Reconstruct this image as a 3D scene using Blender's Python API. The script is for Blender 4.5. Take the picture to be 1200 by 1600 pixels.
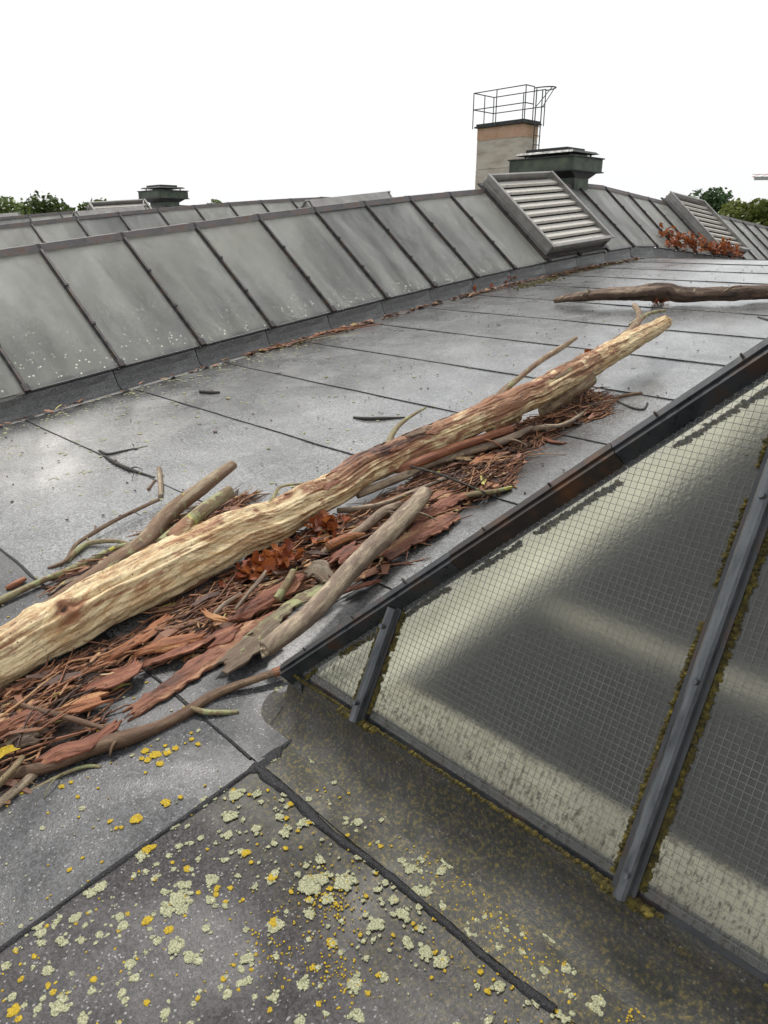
import bpy, bmesh, math, random
from mathutils import Vector, Matrix, noise
for o in list(bpy.data.objects): bpy.data.objects.remove(o)
sc = bpy.context.scene
col = sc.collection
rng = random.Random(7)
R = math.radians

# ---------------------------------------------------------------- camera
PITCH, YAW, ROLL, EYE = .3687, .7912, .0007, 1.461
cam = bpy.data.cameras.new('camera'); camo = bpy.data.objects.new('camera', cam); col.objects.link(camo)
cam.sensor_fit = 'VERTICAL'; cam.sensor_height = 36.0; cam.sensor_width = 27.0; cam.lens = 36.0*1122.11/1600
cam.clip_start = .05; cam.clip_end = 6000
fw = Vector((-math.sin(YAW)*math.cos(PITCH), math.cos(YAW)*math.cos(PITCH), -math.sin(PITCH)))
rt = Vector((math.cos(YAW), math.sin(YAW), 0)); up = rt.cross(fw)
camo.matrix_world = Matrix(((rt.x, up.x, -fw.x, 0), (rt.y, up.y, -fw.y, 0), (rt.z, up.z, -fw.z, EYE), (0, 0, 0, 1)))
sc.camera = camo

# ---------------------------------------------------------------- sky and sun (bright overcast)
SUN_EL, SUN_AZ = R(58), R(-70)          # azimuth from +Y towards +X
w = bpy.data.worlds.new('World'); sc.world = w; w.use_nodes = True
nt = w.node_tree; nt.nodes.clear()
sky = nt.nodes.new('ShaderNodeTexSky'); sky.sky_type = 'NISHITA'; sky.sun_disc = False
sky.sun_elevation = SUN_EL; sky.sun_rotation = SUN_AZ; sky.dust_density = 6; sky.air_density = 1.5
mx = nt.nodes.new('ShaderNodeMix'); mx.data_type = 'RGBA'; mx.inputs[0].default_value = .88
mx.inputs[7].default_value = (10.3, 10.4, 10.5, 1)       # the even cloud deck in front of the clear sky
bg = nt.nodes.new('ShaderNodeBackground'); bg.inputs[1].default_value = .062
out = nt.nodes.new('ShaderNodeOutputWorld')
nt.links.new(sky.outputs[0], mx.inputs[6]); nt.links.new(mx.outputs[2], bg.inputs[0]); nt.links.new(bg.outputs[0], out.inputs[0])
sun = bpy.data.lights.new('sun', 'SUN'); sun.energy = 1.5; sun.angle = R(10); sun.color = (1, .96, .9)
suno = bpy.data.objects.new('sun', sun); col.objects.link(suno)
sd = Vector((math.sin(SUN_AZ)*math.cos(SUN_EL), math.cos(SUN_AZ)*math.cos(SUN_EL), math.sin(SUN_EL)))
suno.rotation_euler = sd.to_track_quat('Z', 'Y').to_euler(); suno.location = (0, 0, 30)
vs = sc.view_settings; vs.view_transform = 'Standard'; vs.look = 'None'; vs.gamma = 1; vs.exposure = .78; vs.use_curve_mapping = False
sc.render.engine = 'CYCLES'; sc.cycles.use_denoising = True; sc.cycles.max_bounces = 7; sc.cycles.use_adaptive_sampling = True; sc.cycles.adaptive_threshold = .02; sc.cycles.transmission_bounces = 6; sc.cycles.diffuse_bounces = 3; sc.cycles.glossy_bounces = 3
sc.cycles.caustics_reflective = False; sc.cycles.caustics_refractive = True

# ---------------------------------------------------------------- materials
def mat(name):
    m = bpy.data.materials.new(name); m.use_nodes = True
    b = m.node_tree.nodes['Principled BSDF']
    return m, m.node_tree, b
class NG:
    """small node helper"""
    def __init__(s, tree): s.t = tree
    def n(s, typ, **kw):
        x = s.t.nodes.new(typ)
        for k, v in kw.items(): setattr(x, k, v)
        return x
    def l(s, a, b): s.t.links.new(a, b)
    def coord(s, kind='Object', scale=(1, 1, 1)):
        c = s.n('ShaderNodeTexCoord'); m = s.n('ShaderNodeMapping'); m.inputs['Scale'].default_value = scale
        s.l(c.outputs[kind], m.inputs[0]); return m.outputs[0]
    def noise(s, vec, scale, detail=4, rough=.55, dist=0):
        x = s.n('ShaderNodeTexNoise'); x.inputs['Scale'].default_value = scale; x.inputs['Detail'].default_value = detail
        x.inputs['Roughness'].default_value = rough; x.inputs['Distortion'].default_value = dist
        s.l(vec, x.inputs['Vector']); return x.outputs['Fac']
    def ramp(s, fac, stops):
        x = s.n('ShaderNodeValToRGB'); e = x.color_ramp.elements
        while len(e) < len(stops): e.new(.5)
        for i, (p, c) in enumerate(stops):
            e[i].position = p; e[i].color = tuple(c)+(1,) if not isinstance(c, (int, float)) else (c, c, c, 1)
        s.l(fac, x.inputs[0]); return x.outputs[0]
    def mix(s, fac, a, b, blend='MIX'):
        x = s.n('ShaderNodeMix', data_type='RGBA', blend_type=blend)
        for inp, v in ((x.inputs[0], fac), (x.inputs[6], a), (x.inputs[7], b)):
            if isinstance(v, (int, float)): inp.default_value = v
            elif isinstance(v, tuple): inp.default_value = v+(1,)
            else: s.l(v, inp)
        return x.outputs[2]
    def math(s, op, a, b=0.0):
        x = s.n('ShaderNodeMath', operation=op)
        for inp, v in ((x.inputs[0], a), (x.inputs[1], b)):
            if isinstance(v, (int, float)): inp.default_value = v
            else: s.l(v, inp)
        return x.outputs[0]
    def bump(s, h, strength, dist, prev=None):
        x = s.n('ShaderNodeBump'); x.inputs['Strength'].default_value = strength; x.inputs['Distance'].default_value = dist
        s.l(h, x.inputs['Height'])
        if prev is not None: s.l(prev, x.inputs['Normal'])
        return x.outputs[0]

def membrane(name, dark, light, moss=0., wet=.5, bump=.55, rough=.24, gutter=0.):
    m, t, b = mat(name); g = NG(t); v = g.coord()
    gran = g.noise(v, 125, 2, .8)
    big = g.noise(v, 1.7, 6, .62, .4); mid = g.noise(v, 9, 5, .6)
    c = g.mix(g.ramp(gran, [(.44, 0.), (.56, 1.)]), dark, light)
    g2 = g.noise(v, 55, 4, .75)
    c = g.mix(g.ramp(g2, [(.36, .65), (.5, 0.)]), c, tuple(x*.35 for x in dark))
    c = g.mix(g.ramp(g2, [(.54, 0.), (.68, .5)]), c, tuple(min(.6, x*1.5) for x in light))
    c = g.mix(g.ramp(big, [(.35, 0.), (.68, .55)]), c, tuple(x*.5 for x in dark))
    c = g.mix(g.ramp(mid, [(.55, 0.), (.75, .35)]), c, tuple(x*1.25 for x in light))
    sp = g.n('ShaderNodeTexVoronoi'); sp.inputs['Scale'].default_value = 240; g.l(v, sp.inputs['Vector'])
    c = g.mix(g.ramp(sp.outputs['Color'], [(.86, 0.), (.9, .5)]), c, (.42, .42, .40))
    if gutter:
        # dirt, damp and soft shade painted into the felt along the skylight curb
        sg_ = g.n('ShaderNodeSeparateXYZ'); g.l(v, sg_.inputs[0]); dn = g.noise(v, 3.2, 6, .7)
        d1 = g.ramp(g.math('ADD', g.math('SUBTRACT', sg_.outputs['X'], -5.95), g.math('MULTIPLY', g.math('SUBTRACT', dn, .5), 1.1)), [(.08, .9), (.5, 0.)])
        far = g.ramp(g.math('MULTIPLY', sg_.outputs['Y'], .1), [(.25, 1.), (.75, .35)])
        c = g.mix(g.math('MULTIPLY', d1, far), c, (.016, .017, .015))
        d2 = g.math('ABSOLUTE', g.math('ADD', sg_.outputs['X'], 2.15))  # damp patches and the pile's shade, painted dark round the bark
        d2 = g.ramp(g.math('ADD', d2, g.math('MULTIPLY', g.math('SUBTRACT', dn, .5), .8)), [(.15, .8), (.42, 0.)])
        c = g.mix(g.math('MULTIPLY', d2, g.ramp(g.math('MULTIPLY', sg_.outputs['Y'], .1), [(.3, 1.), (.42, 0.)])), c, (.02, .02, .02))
    if moss:
        # moss stains along the foot of the hipped skylight end
        sx = g.n('ShaderNodeSeparateXYZ'); g.l(v, sx.inputs[0])
        d = g.math('ABSOLUTE', g.math('SUBTRACT', sx.outputs['Y'], 1.0))
        near = g.ramp(d, [(.05, 1.), (.36, 0.)])
        gap = g.ramp(g.noise(v, 5, 6, .7), [(.30, 0.), (.48, 1.)])
        mm = g.math('MULTIPLY', near, gap)
        mossc = g.ramp(g.noise(v, 90, 3, .7), [(.40, (.006, .0065, .004)), (.52, (.02, .019, .006)), (.60, (.08, .062, .010)), (.72, (.17, .115, .014))])
        right = g.ramp(sx.outputs['X'], [(0., 1.), (.5, 1.)])
        c = g.mix(g.math('MULTIPLY', mm, moss), c, mossc)
    g.l(c, b.inputs['Base Color'])
    wn = g.noise(v, 2.3, 5, .6, .6)
    g.l(g.ramp(wn, [(.38, rough), (.62, min(.95, rough+wet*.6))]), b.inputs['Roughness'])
    b.inputs['Specular IOR Level'].default_value = .9
    if gutter:
        g.l(g.ramp(g.noise(v, 1.1, 4, .6, .8), [(.36, .25), (.60, .75)]), b.inputs['Coat Weight']); b.inputs['Coat Roughness'].default_value = .17
    g.l(g.bump(gran, bump, .004, g.bump(mid, bump*.4, .008)), b.inputs['Normal'])
    return m
M = {}
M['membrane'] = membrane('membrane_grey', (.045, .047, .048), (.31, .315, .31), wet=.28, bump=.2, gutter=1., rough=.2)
M['membrane_brown'] = membrane('membrane_brown', (.005, .0042, .0046), (.066, .055, .058), moss=1., wet=.5, rough=.55, bump=.5)
M['membrane_front'] = membrane('membrane_front', (.006, .007, .009), (.074, .077, .085), wet=.5, rough=.42, bump=.45)
M['membrane_dark'] = membrane('membrane_upstand', (.018, .019, .021), (.13, .13, .13), wet=.5)

def simple(name, c1, c2, scale, rough, metal=0., bump=.2, bdist=.004, stretch=(1, 1, 1), kind='Object', c3=None, spec=.5):
    m, t, b = mat(name); g = NG(t); v = g.coord(kind, stretch)
    n = g.noise(v, scale, 6, .62)
    st = [(.32, c1), (.68, c2)] if c3 is None else [(.3, c1), (.52, c2), (.7, c3)]
    g.l(g.ramp(n, st), b.inputs['Base Color'])
    n2 = g.noise(v, scale*4, 4, .6)
    g.l(g.ramp(n2, [(.3, max(rough-.12, .05)), (.7, min(rough+.12, 1.))]), b.inputs['Roughness'])
    b.inputs['Metallic'].default_value = metal; b.inputs['Specular IOR Level'].default_value = spec
    g.l(g.bump(n2, bump, bdist), b.inputs['Normal'])
    return m
M['tar'] = simple('bitumen', (.006, .006, .007), (.024, .024, .028), 40, .45, spec=.4, bump=.6, bdist=.01)
M['bar'] = simple('weathered_steel', (.02, .019, .02), (.075, .07, .07), 14, .42, .35, c3=(.12, .07, .04))
M['zinc'] = simple('zinc_bar', (.05, .055, .06), (.16, .17, .18), 9, .38, .6, stretch=(6, 1, 1))
M['ridge'] = simple('ridge_sheet', (.05, .043, .042), (.13, .12, .118), 7, .5, .25, c3=(.16, .085, .05))
M['flash'] = simple('black_flashing', (.012, .013, .016), (.035, .038, .042), 12, .36, .1, c3=(.06, .03, .018), bump=.3)
M['rust'] = simple('rusty_flashing', (.014, .014, .016), (.03, .022, .018), 9, .5, .1, c3=(.11, .042, .014), bump=.4)
M['vent'] = simple('vent_sheet', (.22, .21, .195), (.36, .35, .33), 5, .42, .35, bump=.08)
M['vent_blade'] = simple('vent_blade_sheet', (.36, .34, .31), (.55, .53, .48), 14, .55, .1, c3=(.42, .39, .34))
M['vent_dark'] = simple('vent_inside', (.03, .027, .025), (.07, .06, .055), 9, .7)
M['hood'] = simple('hood_paint', (.02, .026, .022), (.065, .085, .06), 5, .55, .1, c3=(.11, .13, .085))
M['hood_black'] = simple('hood_soot', (.012, .013, .014), (.035, .037, .036), 6, .5, .1)
M['concrete'] = simple('interior_paint', (.26, .24, .19), (.44, .42, .34), 6, .7, c3=(.56, .54, .46))
M['lining'] = simple('curb_lining', (.60, .60, .53), (.76, .76, .69), 5, .7)
M['beam'] = simple('tie_beam_paint', (.13, .125, .105), (.24, .23, .19), 5, .7)
M['hallfloor'] = simple('hall_floor', (.03, .03, .032), (.07, .07, .07), 2, .8)
M['wall'] = simple('wall_render', (.35, .34, .31), (.5, .48, .45), 2, .8)
M['railing'] = simple('railing_steel', (.03, .03, .03), (.07, .065, .06), 10, .5, .3)
M['wire'] = simple('wire_steel', (.09, .10, .09), (.18, .19, .17), 6, .35, .3)
M['moss'] = simple('moss', (.018, .017, .004), (.075, .058, .009), 60, .9, c3=(.19, .145, .018), bump=.8, bdist=.01)
M['yellow_lichen'] = simple('yellow_lichen', (.16, .10, .010), (.42, .29, .016), 260, .9, c3=(.60, .46, .04), bump=.4, bdist=.0015)
M['pale_lichen'] = simple('pale_lichen', (.09, .095, .06), (.33, .33, .20), 260, .9, c3=(.58, .57, .40), bump=.4, bdist=.0015)
M['ground'] = simple('meadow', (.03, .05, .015), (.07, .10, .03), .05, .9)
M['trunk'] = simple('tree_bark', (.05, .04, .03), (.12, .10, .08), 3, .9)
M['red_roof'] = simple('red_roof_tiles', (.42, .06, .05), (.6, .12, .10), 2, .7)
M['crane'] = simple('crane_paint', (.45, .06, .05), (.6, .10, .08), 2, .5)
M['crane_grey'] = simple('crane_ballast', (.3, .3, .3), (.4, .4, .4), 2, .7)

def leafmat(name, a, b_, c_, trans=.25):
    m, t, b = mat(name); g = NG(t)
    oi = g.n('ShaderNodeObjectInfo'); v = g.coord()
    rnd = g.math('ADD', g.math('MULTIPLY', oi.outputs['Random'], .5), g.math('MULTIPLY', g.noise(v, 9 if trans > .3 else 3., 3), .6))
    g.l(g.ramp(rnd, [(.2, a), (.5, b_), (.85, c_)]), b.inputs['Base Color'])
    b.inputs['Roughness'].default_value = .55
    tr = g.n('ShaderNodeBsdfTranslucent'); ms = g.n('ShaderNodeMixShader'); ms.inputs[0].default_value = trans
    g.l(g.ramp(rnd, [(.2, a), (.85, c_)]), tr.inputs[0])
    o = t.nodes['Material Output']; g.l(b.outputs[0], ms.inputs[1]); g.l(tr.outputs[0], ms.inputs[2]); g.l(ms.outputs[0], o.inputs[0])
    return m
M['red_leaf'] = leafmat('russet_leaf', (.075, .02, .010), (.27, .055, .013), (.46, .16, .045), .31)
M['leaf_dark'] = leafmat('foliage_dark', (.02, .045, .015), (.04, .08, .028), (.07, .12, .045))
M['leaf_mid'] = leafmat('foliage_mid', (.05, .075, .018), (.09, .135, .03), (.15, .20, .055))
M['leaf_light'] = leafmat('foliage_light', (.08, .10, .018), (.14, .17, .035), (.22, .24, .07))

def glass(name, tint, rough, dirt, spots, milky=0.):
    """dirty cast wired glass: rough transmission with a film of dirt and lichen flecks"""
    m, t, b = mat(name); g = NG(t); v = g.coord('Object'); vu = g.coord('UV')
    b.inputs['Base Color'].default_value = tint+(1,); b.inputs['Transmission Weight'].default_value = 1.0
    b.inputs['Roughness'].default_value = rough; b.inputs['IOR'].default_value = 1.45
    df = g.n('ShaderNodeBsdfPrincipled'); df.inputs['Roughness'].default_value = .4
    sx = g.n('ShaderNodeSeparateXYZ'); g.l(vu, sx.inputs[0])          # u across, v from foot (0) to ridge (1)
    oi = g.n('ShaderNodeObjectInfo'); cb = g.n('ShaderNodeCombineXYZ')
    g.l(g.math('MULTIPLY', oi.outputs['Random'], 37.), cb.inputs[0]); g.l(g.math('MULTIPLY', oi.outputs['Random'], 11.), cb.inputs[2])
    va = g.n('ShaderNodeVectorMath', operation='ADD'); g.l(vu, va.inputs[0]); g.l(cb.outputs[0], va.inputs[1])
    mp = g.n('ShaderNodeMapping'); mp.inputs['Scale'].default_value = (2.4, .8, 1); g.l(va.outputs[0], mp.inputs[0])
    strk = g.noise(mp.outputs[0], 1.2, 5, .6, .3)
    mp2 = g.n('ShaderNodeMapping'); mp2.inputs['Scale'].default_value = (.8, 1.5, 1); g.l(va.outputs[0], mp2.inputs[0])
    fine = g.noise(mp2.outputs[0], 60, 3, .7)
    col_ = g.mix(g.ramp(strk, [(.35, 0.), (.65, 1.)]), (.27, .285, .305), (.46, .47, .45))
    col_ = g.mix(g.ramp(fine, [(.3, .0), (.8, .45)]), col_, (.10, .10, .10))
    foot = g.ramp(sx.outputs['Y'], [(0., 1.), (.16, .35), (.55, .12), (1., .0)])
    vo = g.n('ShaderNodeTexVoronoi'); vo.inputs['Scale'].default_value = 30; g.l(mp2.outputs[0], vo.inputs['Vector'])
    cut = g.math('MULTIPLY', g.ramp(vo.outputs['Distance'], [(.20, 1.), (.30, 0.)]), g.ramp(vo.outputs['Color'], [(.56, 0.), (.60, 1.)]))
    patch = g.ramp(g.noise(va.outputs[0], 6, 4, .6), [(.36, 0.), (.52, 1.)])
    spot = g.math('MULTIPLY', g.math('MULTIPLY', cut, patch), spots)
    spot = g.math('MINIMUM', g.math('MULTIPLY', spot, g.math('ADD', g.math('MULTIPLY', foot, 1.6), .3)), 1.)
    col_ = g.mix(spot, col_, (.62, .63, .52))
    g.l(col_, df.inputs['Base Color'])
    if spots < .5: foot = g.ramp(sx.outputs['Y'], [(0., 1.), (.05, .95), (.13, .35), (.2, .05), (1., .0)])
    mpe = g.n('ShaderNodeMapping'); mpe.inputs['Scale'].default_value = (75, 48, 1); g.l(va.outputs[0], mpe.inputs[0])
    edge = g.math('MULTIPLY', foot, g.ramp(g.noise(mpe.outputs[0], 1.3, 5, .7), [(.52, 0.), (.66, .8)]))
    fac = g.math('ADD', dirt, g.math('MULTIPLY', g.math('SUBTRACT', g.ramp(strk, [(.35, 0.), (.65, 1.)]), .4), .18))
    fac = g.math('MINIMUM', g.math('MAXIMUM', g.math('MAXIMUM', fac, spot), g.math('MULTIPLY', edge, .95 if spots < .5 else .25)), 1.)
    if spots < .5: df.inputs['Base Color'].default_value = (.06, .05, .032, 1); t.links.remove(df.inputs['Base Color'].links[0])
    body = b.outputs[0]
    if milky:
        tl = g.n('ShaderNodeBsdfTranslucent'); tl.inputs[0].default_value = (1., .99, .94, 1); mk = g.n('ShaderNodeMixShader')
        g.l(g.ramp(g.noise(va.outputs[0], 2.1, 3, .5, .5), [(.36, milky*(.55 if spots < .95 or rough < .3 else .75)), (.62, milky)]), mk.inputs[0])
        g.l(body, mk.inputs[1]); g.l(tl.outputs[0], mk.inputs[2]); body = mk.outputs[0]
    ms = g.n('ShaderNodeMixShader'); g.l(fac, ms.inputs[0]); g.l(body, ms.inputs[1]); g.l(df.outputs[0], ms.inputs[2])
    if spots < .5:
        mp3 = g.n('ShaderNodeMapping'); mp3.inputs['Scale'].default_value = (1, 1, 1); g.l(v, mp3.inputs[0])
        bp = g.bump(g.noise(v, 120, 2, .5), .12, .003); g.l(bp, b.inputs['Normal'])
    g.l(ms.outputs[0], t.nodes['Material Output'].inputs[0])
    return m
M['glass'] = glass('frosted_wired_glass', (.95, .97, .97), .26, .27, 1., .9)
M['glass_side'] = glass('side_wired_glass', (.98, .97, .88), .4, .02, 1., 1.)
M['glass_near'] = glass('cast_wired_glass', (.96, .97, .92), .19, .0, .0)

def woodmat(name, pale, tan, brown, dark, barkshift=0., rough=.62, lichen=0.):
    """uv in metres: u along the grain, v around"""
    m, t, b = mat(name); g = NG(t); v = g.coord('UV', (1, 1, 1))
    mp = g.n('ShaderNodeMapping'); mp.inputs['Scale'].default_value = (1.1, 19, 1); g.l(v, mp.inputs[0])
    grain = g.noise(mp.outputs[0], 5, 7, .62, .25)
    mp2 = g.n('ShaderNodeMapping'); mp2.inputs['Scale'].default_value = (3, 7, 1); g.l(v, mp2.inputs[0])
    patch = g.noise(mp2.outputs[0], 2.2, 8, .72, .6)
    at = g.n('ShaderNodeAttribute', attribute_name='bark')
    c = g.ramp(grain, [(.26, brown), (.33, tan), (.41, pale), (.60, pale), (.70, tan), (.80, brown)])
    bk = g.math('ADD', g.math('MULTIPLY', at.outputs['Fac'], .55), g.math('MULTIPLY', patch, .9))
    stn = g.noise(g.coord('UV', (2.6, 9, 1)), 1., 6, .7, .8)
    c = g.mix(g.ramp(stn, [(.50, 0.), (.60, .75)]), c, g.mix(.35, tan, brown))
    flk = g.noise(g.coord('UV', (7, 26, 1)), 1., 9, .72, .6)
    c = g.mix(g.ramp(flk, [(.495, 0.), (.55, .5), (.62, .9)]), c, g.mix(g.ramp(grain, [(.4, 0.), (.6, 1.)]), brown, tan))
    spk = g.noise(g.coord('Object'), 75, 5, .7)
    c = g.mix(g.ramp(spk, [(.60, 0.), (.68, .75)]), c, g.mix(.6, brown, dark))
    c = g.mix(g.ramp(bk, [(.62-barkshift, 0.), (.74-barkshift, .85)]), c, brown)
    mp3 = g.n('ShaderNodeMapping'); mp3.inputs['Scale'].default_value = (9, 26, 1); g.l(v, mp3.inputs[0])
    pit = g.noise(mp3.outputs[0], 3, 5, .7)
    c = g.mix(g.ramp(pit, [(.60, 0.), (.69, .85)]), c, g.mix(.5, brown, dark))
    mp4 = g.n('ShaderNodeMapping'); mp4.inputs['Scale'].default_value = (1.6, 42, 1); g.l(v, mp4.inputs[0])
    crk = g.noise(mp4.outputs[0], 3.2, 4, .6, .4)
    c = g.mix(g.ramp(crk, [(.488, 0.), (.5, .6), (.512, 0.)]), c, dark)
    c = g.mix(g.ramp(bk, [(.84-barkshift, 0.), (.96-barkshift, .8)]), c, dark)
    vo = g.n('ShaderNodeTexVoronoi'); vo.inputs['Scale'].default_value = 55; g.l(v, vo.inputs['Vector'])
    hole = g.math('MULTIPLY', g.ramp(vo.outputs['Distance'], [(.10, 1.), (.2, 0.)]), g.ramp(vo.outputs['Color'], [(.7, 0.), (.74, 1.)]))
    c = g.mix(hole, c, dark)
    if lichen:
        ln = g.noise(g.coord('Object'), 16, 5, .6)
        c = g.mix(g.ramp(ln, [(.66-lichen*.16, 0.), (.72-lichen*.16, .85)]), c, (.34, .36, .17))
        c = g.mix(g.ramp(g.noise(g.coord('Object'), 11, 3, .6), [(.70-lichen*.05, 0.), (.74-lichen*.05, .9)]), c, (.55, .50, .07))
    g.l(c, b.inputs['Base Color']); b.inputs['Roughness'].default_value = rough
    hgt = g.math('ADD', g.math('ADD', grain, g.math('MULTIPLY', hole, -.6)), g.ramp(crk, [(.47, .5), (.5, 0.), (.53, .5)]))
    g.l(g.bump(hgt, .5, .008, g.bump(flk, .7, .02, g.bump(spk, .4, .006))), b.inputs['Normal'])
    return m
M['log'] = woodmat('bleached_log', (.90, .74, .45), (.70, .45, .20), (.30, .115, .058), (.055, .03, .034))
M['limb'] = woodmat('grey_limb', (.42, .34, .22), (.30, .22, .13), (.20, .11, .06), (.07, .05, .04), lichen=.5)
M['stick_pale'] = woodmat('pale_stick', (.52, .42, .29), (.36, .27, .18), (.20, .14, .10), (.10, .07, .055))
M['stick_brown'] = woodmat('brown_stick', (.26, .17, .10), (.17, .105, .062), (.13, .07, .04), (.05, .032, .025))
M['stick_red'] = woodmat('red_stick', (.46, .20, .10), (.36, .15, .07), (.26, .09, .045), (.09, .04, .03))
M['stick_dark'] = woodmat('dark_twig', (.05, .045, .038), (.035, .03, .026), (.03, .025, .02), (.015, .013, .012), lichen=.2)
M['stick_lichen'] = woodmat('lichened_twig', (.36, .31, .18), (.26, .21, .11), (.2, .13, .06), (.08, .06, .04), lichen=1.)
M['farlog'] = woodmat('dark_log', (.33, .235, .155), (.17, .115, .075), (.09, .05, .034), (.018, .013, .012), .04, lichen=.15)
M['bark_red'] = woodmat('red_inner_bark', (.42, .19, .105), (.32, .125, .065), (.20, .065, .035), (.06, .026, .02), .06)
M['bark_orange'] = woodmat('orange_inner_bark', (.56, .30, .13), (.44, .20, .075), (.32, .11, .045), (.12, .05, .03))
M['bark_cream'] = woodmat('cream_edged_bark', (.58, .36, .19), (.40, .20, .11), (.24, .085, .05), (.07, .032, .025), .06)
M['bark_grey'] = woodmat('grey_outer_bark', (.27, .225, .155), (.19, .15, .10), (.15, .10, .065), (.07, .05, .038), lichen=.35)
M['bark_green'] = woodmat('lichened_outer_bark', (.24, .22, .13), (.17, .15, .085), (.16, .10, .055), (.06, .05, .035), lichen=1.)
M['litter'] = None
def littermat():
    m, t, b = mat('bark_litter'); g = NG(t)
    at = g.n('ShaderNodeAttribute', attribute_name='tone')
    c = g.ramp(at.outputs['Fac'], [(0., (.02, .013, .011)), (.3, (.10, .042, .024)), (.55, (.26, .105, .052)), (.78, (.40, .20, .09)), (.92, (.52, .36, .19)), (1., (.5, .44, .12))])
    n = g.noise(g.coord(), 70, 4, .7)
    g.l(g.mix(g.ramp(n, [(.4, 0.), (.7, .5)]), c, (.09, .05, .035)), b.inputs['Base Color'])
    b.inputs['Roughness'].default_value = .62; g.l(g.bump(n, .5, .004), b.inputs['Normal'])
    return m
M['litter'] = littermat()
def chimneymat():
    m, t, b = mat('chimney_masonry'); g = NG(t); v = g.coord()
    sx = g.n('ShaderNodeSeparateXYZ'); g.l(v, sx.inputs[0])
    n = g.noise(v, 2.5, 6, .65); n2 = g.noise(g.coord('Object', (1, 1, 3)), 1.6, 5, .65)
    pale = g.ramp(n2, [(.3, (.34, .29, .23)), (.5, (.47, .42, .35)), (.7, (.55, .51, .43))])
    brick = g.ramp(n, [(.3, (.40, .24, .15)), (.7, (.52, .35, .24))])
    zz = g.math('ADD', sx.outputs['Z'], g.math('MULTIPLY', g.math('SUBTRACT', n, .5), .12))
    g.l(g.mix(g.ramp(zz, [(.0, 0.), (.01, 1.)]), pale, brick), b.inputs['Base Color'])
    b.inputs['Roughness'].default_value = .85; g.l(g.bump(n2, .3, .02), b.inputs['Normal'])
    return m
M['chimney'] = chimneymat()
M['mulch'] = simple('wet_mulch', (.008, .006, .005), (.03, .017, .011), 45, .55, c3=(.09, .04, .022), bump=1., bdist=.02)

# ---------------------------------------------------------------- roof profile: t across, s up the slope, h above the skin
PH0, KK, Y0 = -.1264, .62e-3, .9411
def phi(s):
    sp = min(max(s, 0), 11.0); a = PH0+KK*sp*sp
    w_ = min(max((s-10.5)/1.1, 0), 1); w_ = w_*w_*(3-2*w_)
    return a*(1-w_)+.073*w_
_ds = .02; _N = 2100; _S0 = -10.0
_tab = [(0., 0.)]
for i in range(_N):
    a = phi(_S0+(i+.5)*_ds); y, z = _tab[-1]; _tab.append((y+math.cos(a)*_ds, z-math.sin(a)*_ds))
_k0 = int(round(-_S0/_ds)); _oy, _oz = _tab[_k0]
def prof(s):
    f = (s-_S0)/_ds; i = max(0, min(_N-1, int(math.floor(f)))); f -= i
    y = _tab[i][0]*(1-f)+_tab[i+1][0]*f; z = _tab[i][1]*(1-f)+_tab[i+1][1]*f
    return y-_oy+Y0, z-_oz
def S(t, s, h=0.):
    y, z = prof(s); a = phi(s)
    return Vector((t, y+h*math.sin(a), z+h*math.cos(a)))
def bay(s, t=0.):
    """matrix of the local frame on the roof at s: x across, y up the slope, z out of the roof"""
    a = phi(s)
    return Matrix.Translation(S(t, s)) @ Matrix.Rotation(-a, 4, 'X')

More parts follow.
